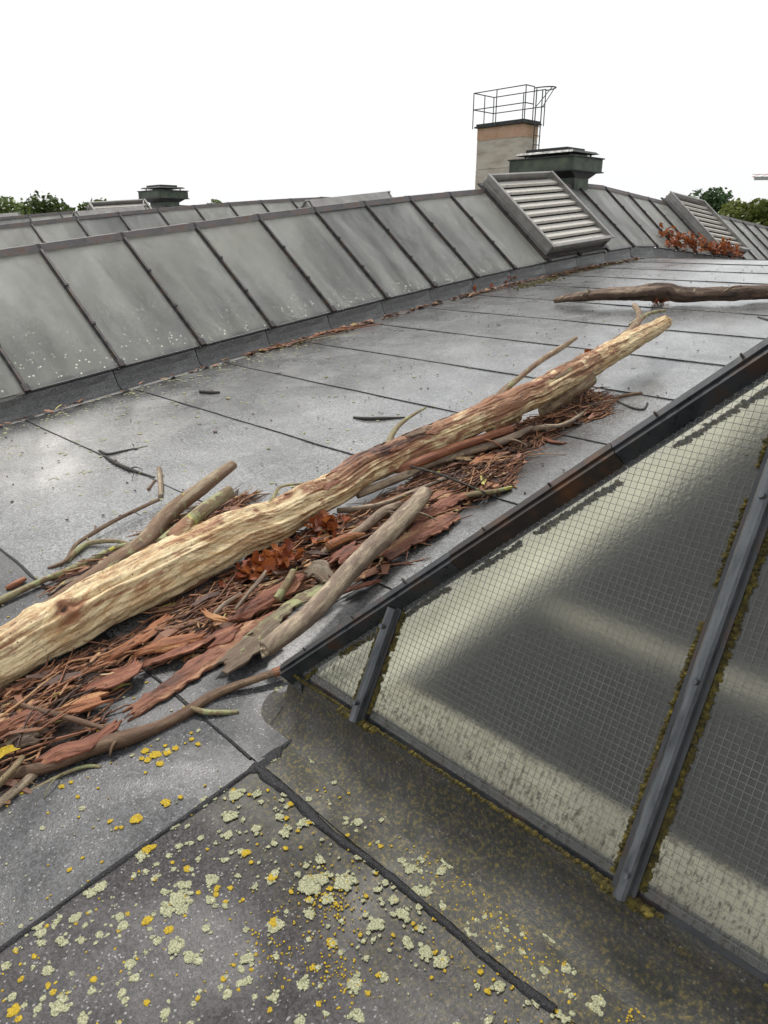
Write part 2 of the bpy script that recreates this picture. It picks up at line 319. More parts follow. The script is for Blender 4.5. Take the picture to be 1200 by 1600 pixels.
# ---------------------------------------------------------------- mesh helpers
class MB:
    def __init__(s): s.v = []; s.f = []; s.uv = {}; s.a = {}
    def quadbox(s, p):          # 8 points: bottom ring 0-3, top ring 4-7
        o = len(s.v); s.v += [Vector(x) for x in p]
        for f in ((0, 3, 2, 1), (4, 5, 6, 7), (0, 1, 5, 4), (1, 2, 6, 5), (2, 3, 7, 6), (3, 0, 4, 7)): s.f.append(tuple(o+i for i in f))
    def box(s, x0, x1, y0, y1, z0, z1, fr=None):
        p = [(x0, y0, z0), (x1, y0, z0), (x1, y1, z0), (x0, y1, z0), (x0, y0, z1), (x1, y0, z1), (x1, y1, z1), (x0, y1, z1)]
        if fr is not None: p = [fr @ Vector(q) for q in p]
        s.quadbox(p)
    def prism(s, poly, n, th, uvs=None):   # polygon extruded by -n*th
        o = len(s.v); k = len(poly); n = Vector(n)
        s.v += [Vector(p) for p in poly]+[Vector(p)-n*th for p in poly]
        if uvs:
            for i, q in enumerate(uvs): s.uv[o+i] = q; s.uv[o+k+i] = q
        s.f.append(tuple(range(o, o+k))); s.f.append(tuple(range(o+2*k-1, o+k-1, -1)))
        for i in range(k): j = (i+1) % k; s.f.append((o+j, o+i, o+k+i, o+k+j))
    def tube(s, pts, rad, seg=8, cap=True, f=None, u0=0.):
        """pts: Vectors, rad: radii; f(u, ang, i)->(radius factor, attr)"""
        n = len(pts); o = len(s.v); u = u0
        prevx = None
        for i in range(n):
            tg = (pts[min(i+1, n-1)]-pts[max(i-1, 0)]).normalized()
            x = (Vector((0, 0, 1)).cross(tg))
            if x.length < .15: x = Vector((0, 1, 0)).cross(tg)
            x.normalize()
            if prevx is not None and x.dot(prevx) < 0: x = -x
            prevx = x; y = tg.cross(x)
            if i: u += (pts[i]-pts[i-1]).length
            for j in range(seg+1):
                a = -math.pi/2+2*math.pi*j/seg      # seam at the bottom
                k, at = (1., 0.) if f is None else f(u, a, i)
                p = pts[i]+(x*math.cos(a)+y*math.sin(a))*rad[i]*k
                s.uv[len(s.v)] = (u, (a+math.pi)*max(rad[i], .01)); s.a[len(s.v)] = at; s.v.append(p)
        w_ = seg+1
        for i in range(n-1):
            for j in range(seg): s.f.append((o+i*w_+j, o+i*w_+j+1, o+(i+1)*w_+j+1, o+(i+1)*w_+j))
        if cap:
            for i, c in ((0, pts[0]), (n-1, pts[-1])):
                ci = len(s.v); s.v.append(c.copy()); s.uv[ci] = (u, 0.); s.a[ci] = 0.
                for j in range(seg):
                    a_, b_ = o+i*w_+j, o+i*w_+j+1
                    s.f.append((ci, b_, a_) if i == 0 else (ci, a_, b_))
    def mesh(s, name, m, smooth=False, attr=None):
        me = bpy.data.meshes.new(name); me.from_pydata([tuple(v) for v in s.v], [], s.f); me.materials.append(m)
        if s.uv:
            ul = me.uv_layers.new(name='UVMap'); data = []
            for lp in me.loops: data += s.uv.get(lp.vertex_index, (0., 0.))
            ul.data.foreach_set('uv', data)
        if attr:
            at = me.attributes.new(attr, 'FLOAT', 'POINT'); at.data.foreach_set('value', [s.a.get(i, 0.) for i in range(len(s.v))])
        if smooth: me.polygons.foreach_set('use_smooth', [True]*len(me.polygons))
        me.update(); return me
def link(name, me, parent=None, mw=None):
    o = bpy.data.objects.new(name, me); col.objects.link(o)
    if parent is not None: o.parent = parent
    if mw is not None: o.matrix_local = mw
    return o
def build(mb, name, m, parent=None, mw=None, smooth=False, attr=None):
    return link(name, mb.mesh(name, m, smooth, attr), parent, mw)
def empty(name, loc=(0, 0, 0)):
    o = bpy.data.objects.new(name, None); col.objects.link(o); o.location = loc; return o
def tag(o, label=None, cat=None, group=None, kind=None):
    if label: o['label'] = label
    if cat: o['category'] = cat
    if group: o['group'] = group
    if kind: o['kind'] = kind
    return o
def nz(x, y, z=0., sc_=1.): return noise.noise(Vector((x*sc_, y*sc_, z*sc_)))
def spline(pts, step):
    """Catmull-Rom through rows of numbers, resampled"""
    P = [pts[0]]+list(pts)+[pts[-1]]; o = []
    for i in range(1, len(P)-2):
        d = math.dist(P[i][:2], P[i+1][:2])+abs(P[i][2]-P[i+1][2]); n = max(2, int(d/step))
        for k in range(n):
            t = k/n; q = []
            for a, b, c, e in zip(P[i-1], P[i], P[i+1], P[i+2]):
                q.append(.5*((2*b)+(-a+c)*t+(2*a-5*b+4*c-e)*t*t+(-a+3*b-3*c+e)*t**3))
            o.append(q)
    o.append(list(pts[-1])); return o

# coordinates on the roof: (t across, s up the slope, h above the felt, radius)
DATA = {'LOG': {'log': [(-2.499, -0.828, 0.11, 0.1007), (-2.494, -0.587, 0.112, 0.1016), (-2.502, -0.376, 0.115, 0.1015), (-2.525, -0.134, 0.12, 0.1043), (-2.538, 0.134, 0.125, 0.1121), (-2.554, 0.438, 0.13, 0.1173), (-2.542, 0.765, 0.135, 0.1039), (-2.523, 1.13, 0.14, 0.0922), (-2.573, 1.614, 0.155, 0.084), (-2.509, 2.055, 0.18, 0.0818), (-2.454, 2.57, 0.2, 0.0873), (-2.452, 3.261, 0.22, 0.0874), (-2.487, 3.987, 0.24, 0.0777), (-2.527, 4.68, 0.26, 0.0546)], 'limb_a': [(-2.764, -0.147, 0.07, 0.0255), (-2.802, -0.013, 0.07, 0.0344), (-2.891, 0.243, 0.07, 0.0397), (-2.907, 0.385, 0.09, 0.0408), (-3.052, 0.586, 0.1, 0.0404), (-3.158, 0.841, 0.12, 0.0396), (-3.266, 1.147, 0.14, 0.0282)], 'limb_b': [(-2.75, 0.42, 0.13, 0.0368), (-2.807, 0.594, 0.15, 0.0354), (-2.882, 0.745, 0.15, 0.0338), (-2.975, 0.929, 0.14, 0.0275)], 'limb_c': [(-2.5, 2.631, 0.23, 0.023), (-2.423, 2.99, 0.25, 0.0339), (-2.477, 3.612, 0.27, 0.0326), (-2.566, 4.215, 0.29, 0.0307), (-2.668, 4.528, 0.33, 0.0247), (-2.824, 4.736, 0.36, 0.0205)], 'twig_a': [(-2.604, 1.645, 0.18, 0.0271), (-2.63, 1.72, 0.2, 0.0206), (-2.668, 1.819, 0.24, 0.0158), (-2.698, 1.952, 0.26, 0.0107), (-2.699, 2.113, 0.28, 0.0055)], 'twig_b': [(-2.549, 2.583, 0.22, 0.0308), (-2.551, 2.665, 0.26, 0.0233), (-2.531, 2.763, 0.3, 0.0176), (-2.56, 3.041, 0.34, 0.0183), (-2.579, 3.287, 0.36, 0.021), (-2.598, 3.517, 0.38, 0.013)], 'twig_c': [(-2.617, 4.308, 0.3, 0.0216), (-2.625, 4.445, 0.32, 0.0195), (-2.706, 4.786, 0.3, 0.0153), (-2.697, 5.016, 0.28, 0.0105)], 'stub_a': [(-2.39, 3.363, 0.17, 0.0462), (-2.4, 3.23, 0.14, 0.0496), (-2.431, 3.098, 0.1, 0.0492), (-2.463, 2.939, 0.04, 0.0445)], 'stub_b': [(-2.429, 2.359, 0.14, 0.0478), (-2.468, 2.567, 0.11, 0.0422), (-2.473, 2.688, 0.09, 0.0293)], 'twig_d': [(-2.543, 0.85, 0.2, 0.0102), (-2.56, 0.908, 0.22, 0.0103), (-2.633, 1.013, 0.22, 0.0076), (-2.689, 1.207, 0.15, 0.0048)], 'knot_a': [(-2.618, 0.422, 0.2, 0.0409), (-2.629, 0.496, 0.24, 0.0304), (-2.626, 0.522, 0.26, 0.0139)], 'knot_b': [(-2.515, 0.226, 0.06, 0.0522), (-2.512, 0.404, 0.05, 0.0461), (-2.492, 0.503, 0.05, 0.022)]}, 'STICKS': {'thick_stick': [(-1.813, 0.286, 0.089, 0.0288), (-1.813, 0.392, 0.101, 0.0352), (-1.847, 0.555, 0.108, 0.0369), (-1.943, 0.841, 0.117, 0.0401), (-2.003, 1.048, 0.123, 0.0409), (-2.077, 1.285, 0.126, 0.0391), (-2.158, 1.497, 0.125, 0.0337)], 'red_tipped': [(-1.713, 0.318, 0.045, 0.0153), (-1.766, 0.2, 0.034, 0.014), (-1.822, 0.081, 0.021, 0.016), (-1.824, -0.016, 0.022, 0.0177), (-1.84, -0.124, 0.018, 0.0183), (-1.865, -0.241, 0.033, 0.0237), (-1.908, -0.326, 0.031, 0.0216), (-1.946, -0.449, 0.029, 0.0192), (-2.018, -0.556, 0.027, 0.0172), (-2.052, -0.654, 0.026, 0.0168)], 'near_left_fork': [(-1.961, -0.459, 0.027, 0.0154), (-1.942, -0.51, 0.019, 0.0132), (-1.925, -0.59, 0.012, 0.0119), (-1.893, -0.687, 0.01, 0.0106)], 'thin_front': [(-1.837, -0.325, 0.006, 0.0058), (-1.87, -0.356, 0.011, 0.0067), (-1.896, -0.414, 0.01, 0.0067), (-1.913, -0.486, 0.005, 0.0057), (-1.924, -0.538, 0.005, 0.0047)], 'long_back': [(-3.091, -0.297, 0.027, 0.0174), (-3.089, -0.194, 0.027, 0.0178), (-3.102, -0.024, 0.027, 0.0156), (-3.088, 0.177, 0.034, 0.0147), (-3.084, 0.366, 0.043, 0.0136), (-2.955, 0.45, 0.06, 0.0104), (-2.87, 0.513, 0.066, 0.0059)], 'arched_back': [(-3.238, 0.069, 0.007, 0.0074), (-3.213, 0.152, 0.02, 0.0105), (-3.317, 0.245, 0.029, 0.0093), (-3.356, 0.363, 0.036, 0.0112), (-3.397, 0.557, 0.04, 0.0099), (-3.419, 0.754, 0.04, 0.0103)], 'forked_back': [(-3.215, 0.151, 0.01, 0.0105), (-3.259, 0.213, 0.021, 0.0138), (-3.29, 0.297, 0.022, 0.0125), (-3.168, 0.389, 0.031, 0.0108), (-3.042, 0.41, 0.037, 0.0076)], 'dark_seam': [(-4.433, 0.919, 0.008, 0.0083), (-4.258, 0.901, 0.014, 0.0121), (-4.162, 0.897, 0.012, 0.0109), (-4.049, 0.9, 0.015, 0.0117), (-3.98, 0.91, 0.011, 0.0096), (-3.809, 0.933, 0.007, 0.0075)], 'dark_seam_b': [(-4.575, 0.946, 0.008, 0.0085), (-4.45, 0.95, 0.011, 0.0104), (-4.407, 1.063, 0.009, 0.0084), (-4.36, 1.186, 0.005, 0.0053)], 'pale_short': [(-3.907, 1.017, 0.015, 0.0155), (-3.673, 0.9, 0.016, 0.0165), (-3.508, 0.808, 0.015, 0.0158)], 'tiny_brown': [(-3.769, 0.915, 0.007, 0.0075), (-3.671, 0.817, 0.009, 0.0091)], 'dark_mid': [(-3.563, 2.309, 0.008, 0.0087), (-3.448, 2.333, 0.013, 0.0129), (-3.342, 2.411, 0.012, 0.0129), (-3.258, 2.498, 0.006, 0.0064)], 'dark_far': [(-5.155, 2.078, 0.013, 0.013), (-5.043, 2.11, 0.015, 0.0154), (-4.989, 2.159, 0.01, 0.0103)], 'red_long': [(-2.515, 1.652, 0.096, 0.0152), (-2.448, 1.729, 0.123, 0.0218), (-2.426, 1.96, 0.125, 0.0243), (-2.38, 2.18, 0.126, 0.025), (-2.362, 2.454, 0.105, 0.0241)], 'grey_long': [(-2.506, 1.366, 0.073, 0.0225), (-2.459, 1.595, 0.084, 0.0231), (-2.441, 1.874, 0.083, 0.0224), (-2.379, 2.125, 0.082, 0.0213), (-2.318, 2.336, 0.082, 0.0218), (-2.334, 2.623, 0.067, 0.0171)], 'fork_stick': [(-2.235, 0.874, 0.041, 0.0112), (-2.206, 0.969, 0.07, 0.0198), (-2.197, 1.098, 0.08, 0.0202), (-2.221, 1.265, 0.094, 0.0239), (-2.234, 1.399, 0.084, 0.0138)], 'grey_bent': [(-2.464, 1.199, 0.064, 0.014), (-2.38, 1.248, 0.074, 0.0138), (-2.324, 1.367, 0.073, 0.0124), (-2.303, 1.527, 0.071, 0.0111), (-2.305, 1.822, 0.05, 0.0101)], 'pale_curved': [(-2.353, 2.606, 0.053, 0.0133), (-2.283, 2.667, 0.067, 0.017), (-2.233, 2.796, 0.053, 0.0134), (-2.25, 3.003, 0.042, 0.0119), (-2.3, 3.278, 0.03, 0.0104), (-2.256, 3.427, 0.026, 0.0063)], 'yellow_twig': [(-2.131, 1.619, 0.031, 0.011), (-2.078, 1.727, 0.044, 0.0142), (-2.023, 1.837, 0.034, 0.0144), (-1.995, 1.96, 0.019, 0.0098)], 'near_cross': [(-2.267, -0.407, 0.067, 0.0074), (-2.156, -0.36, 0.068, 0.0083), (-2.04, -0.305, 0.059, 0.0092), (-1.949, -0.253, 0.038, 0.0081)], 'fallen_upright': [(-2.098, 0.359, 0.096, 0.0061), (-2.135, 0.446, 0.108, 0.0075), (-2.16, 0.52, 0.119, 0.0089), (-2.204, 0.584, 0.117, 0.0065)], 'lichen_stub': [(-2.067, 0.526, 0.066, 0.0163), (-2.099, 0.616, 0.096, 0.0153), (-2.132, 0.666, 0.103, 0.013)], 'branched_grey': [(-2.169, 0.282, 0.059, 0.0085), (-2.2, 0.361, 0.07, 0.01), (-2.205, 0.455, 0.078, 0.0076)], 'thin_arc': [(-2.317, 3.515, 0.006, 0.0064), (-2.12, 3.404, 0.008, 0.0082), (-2.029, 3.398, 0.008, 0.0081), (-2.068, 3.532, 0.006, 0.0062)], 'flat_twig': [(-2.297, 3.478, 0.01, 0.0106), (-2.264, 3.586, 0.012, 0.0129), (-2.195, 3.699, 0.01, 0.0108)], 'wire_twig': [(-2.418, 6.328, 0.007, 0.0074), (-2.304, 6.241, 0.008, 0.0086), (-2.16, 6.212, 0.008, 0.0085)], 'rim_stick': [(-1.881, 4.191, 0.017, 0.0176), (-1.831, 4.275, 0.029, 0.0198), (-1.775, 4.345, 0.037, 0.0176)], 'rim_branch': [(-1.828, 4.316, 0.042, 0.0221), (-1.76, 4.398, 0.079, 0.0287), (-1.717, 4.554, 0.11, 0.029), (-1.69, 4.959, 0.129, 0.028)], 'left_chunk': [(-3.206, -0.124, 0.012, 0.0128), (-3.19, -0.083, 0.024, 0.0143), (-3.21, -0.042, 0.02, 0.0101)], 'near_left_green': [(-1.942, -0.63, 0.05, 0.01), (-1.942, -0.575, 0.061, 0.011), (-1.956, -0.523, 0.071, 0.0112), (-1.991, -0.483, 0.069, 0.0086)], 'pale_strip': [(-2.194, 0.903, 0.09, 0.0194), (-2.187, 1.011, 0.089, 0.0184), (-2.171, 1.1, 0.069, 0.0086)], 'dark_line': [(-2.461, 1.693, 0.125, 0.005), (-2.272, 1.731, 0.107, 0.0065), (-2.024, 1.785, 0.046, 0.0063)]}, 'FARLOG': {'main': [(-4.512, 6.213, 0.048, 0.0282), (-4.335, 6.207, 0.086, 0.045), (-4.086, 6.303, 0.118, 0.0648), (-3.805, 6.461, 0.128, 0.0741), (-3.57, 6.551, 0.146, 0.0896), (-3.444, 6.648, 0.138, 0.0828), (-3.298, 6.709, 0.105, 0.0723), (-2.922, 6.895, 0.103, 0.0711), (-2.639, 7.132, 0.096, 0.0739), (-2.148, 7.428, 0.091, 0.0693)], 'snag': [(-4.064, 6.068, 0.148, 0.0267), (-4.057, 6.136, 0.19, 0.0267)], 'twig': [(-2.924, 6.732, 0.133, 0.0127), (-2.859, 6.781, 0.184, 0.0127), (-2.792, 6.842, 0.191, 0.0095)]}, 'BARK': {'long_slab': [(-1.977, -0.165, 0.02, 0.0168), (-1.979, -0.021, 0.03, 0.0282), (-1.993, 0.166, 0.035, 0.0341), (-2.005, 0.372, 0.045, 0.0358), (-1.996, 0.502, 0.05, 0.0221)], 'grey_slab': [(-1.899, 0.16, 0.05, 0.0398), (-1.913, 0.278, 0.055, 0.0502), (-1.944, 0.417, 0.06, 0.045)], 'twin_slab_low': [(-2.162, -0.024, 0.035, 0.0159), (-2.126, 0.089, 0.04, 0.03), (-2.106, 0.212, 0.04, 0.0283), (-2.123, 0.264, 0.04, 0.0144)], 'twin_slab_high': [(-2.224, 0.003, 0.05, 0.0116), (-2.177, 0.094, 0.055, 0.021), (-2.118, 0.215, 0.055, 0.019)], 'orange_strip': [(-2.286, -0.16, 0.03, 0.0068), (-2.293, -0.077, 0.045, 0.0209), (-2.284, 0.034, 0.055, 0.0237), (-2.303, 0.138, 0.06, 0.0219), (-2.318, 0.198, 0.07, 0.0124)], 'brown_flap': [(-2.205, -0.226, 0.03, 0.0329), (-2.169, -0.149, 0.04, 0.042), (-2.148, -0.062, 0.05, 0.0403), (-2.176, -0.015, 0.05, 0.016)], 'green_slab': [(-1.962, 0.328, 0.06, 0.0233), (-1.972, 0.438, 0.065, 0.0336), (-1.99, 0.577, 0.07, 0.0373), (-1.978, 0.732, 0.07, 0.0384)], 'pink_chunk': [(-2.101, 0.85, 0.06, 0.0378), (-2.111, 0.94, 0.07, 0.0441), (-2.127, 1.012, 0.07, 0.028)], 'long_right': [(-1.982, 1.026, 0.05, 0.0191), (-2.002, 1.207, 0.05, 0.0368), (-2.005, 1.382, 0.045, 0.041), (-2.017, 1.556, 0.03, 0.0213)], 'tail_slab': [(-1.944, 0.752, 0.03, 0.0103), (-1.927, 0.824, 0.03, 0.0156), (-1.903, 0.918, 0.02, 0.0105)], 'small_right': [(-2.318, 2.687, 0.012, 0.0153), (-2.202, 2.633, 0.012, 0.0262), (-2.121, 2.642, 0.01, 0.0111)], 'near_block': [(-1.969, -0.458, 0.04, 0.0192), (-1.95, -0.395, 0.05, 0.033), (-1.911, -0.321, 0.05, 0.0294), (-1.939, -0.214, 0.04, 0.0122)], 'near_grey': [(-2.13, -0.504, 0.05, 0.0159), (-2.091, -0.458, 0.06, 0.0258), (-2.053, -0.398, 0.06, 0.022)], 'near_red': [(-2.202, -0.529, 0.05, 0.0202), (-2.183, -0.454, 0.06, 0.0287), (-2.153, -0.384, 0.06, 0.031), (-2.122, -0.335, 0.05, 0.0125)], 'near_shelf': [(-2.297, -0.416, 0.05, 0.0214), (-2.169, -0.358, 0.05, 0.0105)], 'log_foot': [(-2.393, -0.416, 0.04, 0.0285), (-2.385, -0.319, 0.05, 0.0336), (-2.369, -0.215, 0.05, 0.0229)], 'orange_low': [(-2.141, -0.327, 0.05, 0.0084), (-2.118, -0.261, 0.05, 0.0232), (-2.087, -0.175, 0.045, 0.0215)], 'mid_flap': [(-2.049, 0.204, 0.05, 0.0233), (-2.048, 0.26, 0.06, 0.0306), (-2.052, 0.333, 0.06, 0.0143)], 'arch_piece': [(-2.113, 0.711, 0.09, 0.0314), (-2.061, 0.736, 0.11, 0.039), (-1.969, 0.725, 0.09, 0.0178)], 'back_chip': [(-2.804, 0.582, 0.06, 0.0148), (-2.807, 0.672, 0.07, 0.0393), (-2.861, 0.779, 0.07, 0.0187)], 'back_slab': [(-2.978, -0.012, 0.02, 0.0111), (-3.001, 0.079, 0.03, 0.0198), (-2.983, 0.16, 0.03, 0.0143)], 'inner_long': [(-2.108, 0.342, 0.06, 0.017), (-2.097, 0.44, 0.07, 0.0347), (-2.101, 0.569, 0.075, 0.033), (-2.121, 0.716, 0.07, 0.0185)], 'upper_thin': [(-2.095, 1.306, 0.05, 0.0147), (-2.109, 1.499, 0.05, 0.0306), (-2.099, 1.678, 0.05, 0.0252), (-2.094, 1.799, 0.03, 0.0097)], 'round_flake': [(-2.195, 1.573, 0.055, 0.0189), (-2.178, 1.625, 0.06, 0.038), (-2.162, 1.685, 0.055, 0.0191)], 'pale_sliver': [(-2.227, 0.292, 0.08, 0.0086), (-2.144, 0.283, 0.09, 0.0108), (-2.099, 0.301, 0.085, 0.0072)], 'strip_right': [(-2.315, 2.02, 0.05, 0.0138), (-2.29, 2.082, 0.06, 0.0243), (-2.304, 2.214, 0.05, 0.0142)]}, 'LITTER': [[(-2.485, -0.532), (-2.483, -0.267), (-2.441, -0.065), (-2.406, 0.118), (-2.479, 0.257), (-2.454, 0.457), (-2.524, 0.741), (-2.524, 1.004), (-2.471, 1.332), (-2.497, 1.734), (-2.559, 2.122), (-2.552, 2.661), (-2.501, 3.074), (-2.658, 3.635), (-2.344, 3.522), (-2.146, 3.212), (-2.257, 2.842), (-2.195, 2.357), (-2.002, 1.972), (-2.075, 1.652), (-1.974, 1.438), (-1.995, 1.2), (-1.914, 0.959), (-2.065, 0.878), (-2.062, 0.665), (-1.987, 0.445), (-2.06, 0.262), (-2.091, 0.117), (-2.218, -0.008), (-2.127, -0.092), (-2.119, -0.19), (-1.981, -0.233), (-1.941, -0.378), (-1.958, -0.507), (-1.969, -0.684)], [(-2.994, -0.015), (-3.118, 0.124), (-3.094, 0.398), (-3.147, 0.599), (-3.222, 0.947), (-3.096, 1.131), (-2.958, 0.992), (-2.925, 0.758), (-2.902, 0.463), (-2.912, 0.244)]], 'LEAVES': [('a', -2.363, 0.547, 0.05, 10, 0.043), ('a', -2.313, 0.596, 0.08, 14, 0.054), ('a', -2.254, 0.67, 0.09, 16, 0.054), ('a', -2.268, 0.748, 0.08, 10, 0.038), ('b', -2.345, 1.015, 0.09, 22, 0.053), ('c', -3.534, 6.653, 0.03, 16, 0.06), ('d', -2.889, 4.28, 0.03, 20, 0.055), ('e', -6.028, 7.282, 0.03, 26, 0.111), ('e', -5.977, 6.741, 0.02, 14, 0.082)], 'YEL': [(-1.248, -0.206, 0.0132), (-1.042, -0.272, 0.0134), (-1.139, -0.201, 0.0143), (-1.751, -0.191, 0.0195), (-1.789, -0.203, 0.0138), (-1.731, -0.16, 0.0156), (-1.725, -0.135, 0.0118), (-1.706, -0.2, 0.0134), (-1.749, -0.216, 0.0135), (-1.769, -0.226, 0.0097), (-1.72, -0.081, 0.009), (-1.685, -0.08, 0.0098), (-1.57, -0.345, 0.0176), (-1.571, -0.358, 0.0088), (-1.557, -0.263, 0.0162), (-1.541, -0.225, 0.009), (-1.273, -0.471, 0.0136), (-1.275, -0.481, 0.0076), (-0.905, -0.214, 0.0129), (-1.305, -0.769, 0.0178), (-1.28, -0.771, 0.0095), (-1.326, -0.497, 0.0077), (-1.213, -0.449, 0.012), (-1.238, -0.623, 0.0099), (-1.302, -0.699, 0.0084), (-1.279, -0.696, 0.0084), (-1.576, -0.389, 0.007), (-1.584, -0.399, 0.007), (-1.207, -0.325, 0.0078), (-1.194, -0.291, 0.0078), (-1.39, 0.126, 0.0095), (-1.361, 0.114, 0.0085), (-1.283, -0.031, 0.0106), (-1.45, -0.109, 0.0073), (-1.255, -0.069, 0.0077), (-1.324, -0.334, 0.0114), (-1.459, -0.375, 0.0168), (-1.453, -0.36, 0.0101), (-1.853, -0.44, 0.0094), (-1.848, -0.413, 0.0076), (-1.555, -0.542, 0.0082), (-1.512, -0.475, 0.0058), (-1.36, -0.405, 0.0064), (-1.02, -0.425, 0.0083), (-1.027, -0.485, 0.0068), (-0.893, -0.395, 0.0067), (-1.236, -0.622, 0.0071), (-1.37, -0.35, 0.0066), (-1.2, -0.075, 0.0067), (-0.714, 0.196, 0.0093), (-0.822, 0.141, 0.0063), (-1.135, 0.301, 0.0056), (-1.253, 0.301, 0.0058), (-1.133, 0.47, 0.0058), (-0.338, 0.53, 0.006)], 'PALE': [(-1.052, -0.154, 0.0296), (-1.041, -0.122, 0.0188), (-1.379, -0.167, 0.021), (-1.248, -0.308, 0.0191), (-1.265, -0.387, 0.0265), (-1.26, -0.427, 0.0199), (-1.24, -0.693, 0.0221), (-1.251, -0.685, 0.0139), (-0.88, -0.313, 0.0151), (-0.979, -0.394, 0.0111), (-1.12, -0.45, 0.0158), (-1.165, -0.456, 0.0205), (-1.032, -0.281, 0.0148), (-1.144, -0.191, 0.0112), (-1.429, -0.112, 0.0216), (-1.386, -0.072, 0.0144), (-1.222, -0.101, 0.0168), (-1.208, -0.047, 0.0154), (-0.993, -0.091, 0.0265), (-0.992, -0.15, 0.0168), (-0.994, -0.202, 0.0135), (-0.798, -0.239, 0.0177), (-1.088, -0.092, 0.0129), (-1.018, -0.364, 0.0171), (-1.439, -0.661, 0.0136), (-1.413, -0.671, 0.0105), (-1.421, -0.749, 0.0116), (-1.338, -0.686, 0.0144), (-1.449, -0.53, 0.0159), (-1.372, -0.632, 0.0104), (-1.349, -0.602, 0.0104), (-1.338, -0.764, 0.0112), (-0.55, 0.133, 0.0269), (-0.574, 0.131, 0.0157), (-0.711, 0.124, 0.0136), (-0.782, 0.153, 0.0203), (-0.84, 0.113, 0.0189), (-0.838, 0.087, 0.014), (-0.83, 0.019, 0.0168), (-0.9, 0.038, 0.0157), (-0.834, 0.155, 0.0128), (-0.776, 0.17, 0.011), (-0.71, 0.147, 0.0106), (-0.614, 0.152, 0.0088), (-0.609, 0.151, 0.0117), (-0.488, 0.085, 0.0135), (-0.458, 0.149, 0.0096), (-0.406, 0.073, 0.013), (-0.404, 0.134, 0.0093), (-0.578, 0.051, 0.0083), (-0.847, 0.004, 0.0168), (-1.074, 0.171, 0.0175), (-1.134, 0.208, 0.0126), (-0.959, 0.2, 0.0119), (-1.142, 0.128, 0.0106), (-1.223, 0.179, 0.0129), (-1.384, 0.262, 0.0138), (-1.359, 0.112, 0.0113), (-1.51, 0.122, 0.0119), (-1.717, 0.296, 0.0175), (-1.691, 0.241, 0.0193), (-1.643, 0.022, 0.016), (-1.767, 0.171, 0.0151), (-0.982, 0.279, 0.014), (-1.017, 0.293, 0.0089), (-1.011, 0.156, 0.0119), (-0.407, 0.064, 0.0078), (-0.622, 0.03, 0.0098), (-0.747, -0.278, 0.0144), (-0.827, -0.365, 0.0131), (-0.906, -0.372, 0.0122), (-0.693, -0.081, 0.018), (-0.733, -0.088, 0.0169), (-0.769, -0.101, 0.0113), (-0.762, -0.189, 0.011), (-0.569, -0.04, 0.0134), (-0.493, -0.014, 0.0104)], 'FARPALE': [(-4.303, 0.731, 0.0396), (-3.555, 0.557, 0.024), (-5.369, 1.073, 0.0381), (-4.932, 0.942, 0.0267), (-4.35, 0.548, 0.0272), (-4.414, 0.36, 0.0268), (-3.837, 0.655, 0.0219), (-4.061, 0.34, 0.0252), (-2.129, 1.82, 0.0228), (-2.382, 2.859, 0.0199), (-3.205, 2.045, 0.0201), (-4.786, 1.062, 0.0265), (-4.347, 1.169, 0.0211), (-5.882, 1.04, 0.0405), (-5.873, 0.838, 0.0445), (-5.718, 1.154, 0.0402), (-5.62, 0.988, 0.0341), (-6.044, 1.0, 0.0308), (-5.254, 0.598, 0.0267), (-5.708, 1.72, 0.0319), (-5.797, 1.854, 0.0327), (-5.905, 2.658, 0.0297), (-5.936, 2.471, 0.0293), (-5.946, 2.278, 0.0288), (-2.248, 3.915, 0.0179), (-2.536, 4.233, 0.0168), (-3.98, 3.307, 0.0206), (-2.846, 1.657, 0.0162), (-2.73, 1.107, 0.0145), (-2.699, -0.028, 0.0104)]}

# ---------------------------------------------------------------- setting: ground, hall, roof deck
W, HB = 1.1247, .188                      # half width of a skylight, glass foot above the roof
SB, DB = 1.8344, .8015                    # glazing bars
K0, K1 = -1, 23
SC, SR = .2274, .942                      # foot and top of the front hip
SE_R, SE = SB+K1*DB, SB+K1*DB+.72         # top and foot of the far hip
TR = [-.4378, -7.0844, -13.731, -20.378]  # ridges
T0, T1, SF, SEND = -30., 6., -7., 27.
ZG = -9.
mb = MB(); n_ = 24; Rg = 3000.
mb.v = [Vector((0, 0, ZG))]+[Vector((Rg*math.cos(2*math.pi*i/n_), Rg*math.sin(2*math.pi*i/n_), ZG)) for i in range(n_)]
mb.f = [(0, 1+i, 1+(i+1) % n_) for i in range(n_)]
tag(build(mb, 'ground', M['ground']), kind='structure')

roof = None
mb = MB()
def deck(t0, t1, s0, s1):
    n = max(1, int((s1-s0)/.5)); o = len(mb.v)
    for i in range(n+1):
        s = s0+(s1-s0)*i/n
        for t in (t0, t1):
            mb.v.append(S(t, s, -.012)); mb.v.append(S(t, s, -.25))
    for i in range(n):
        a = o+i*4; b = a+4
        mb.f += [(a, a+2, b+2, b), (a+1, b+1, b+3, a+3), (a, b, b+1, a+1), (a+2, a+3, b+3, b+2)]
    mb.f += [(o, o+1, o+3, o+2), (o+n*4, o+n*4+2, o+n*4+3, o+n*4+1)]
e_ = .06
deck(T0, T1, SF, SC+.02); deck(T0, T1, SE-.02, SEND)
edges = [T0]+[x for t in sorted(TR) for x in (t-W+e_, t+W-e_)]+[T1]
for i in range(0, len(edges), 2): deck(edges[i], edges[i+1], SC+.021, SE-.021)
roof = tag(build(mb, 'roof', M['membrane']), kind='structure')

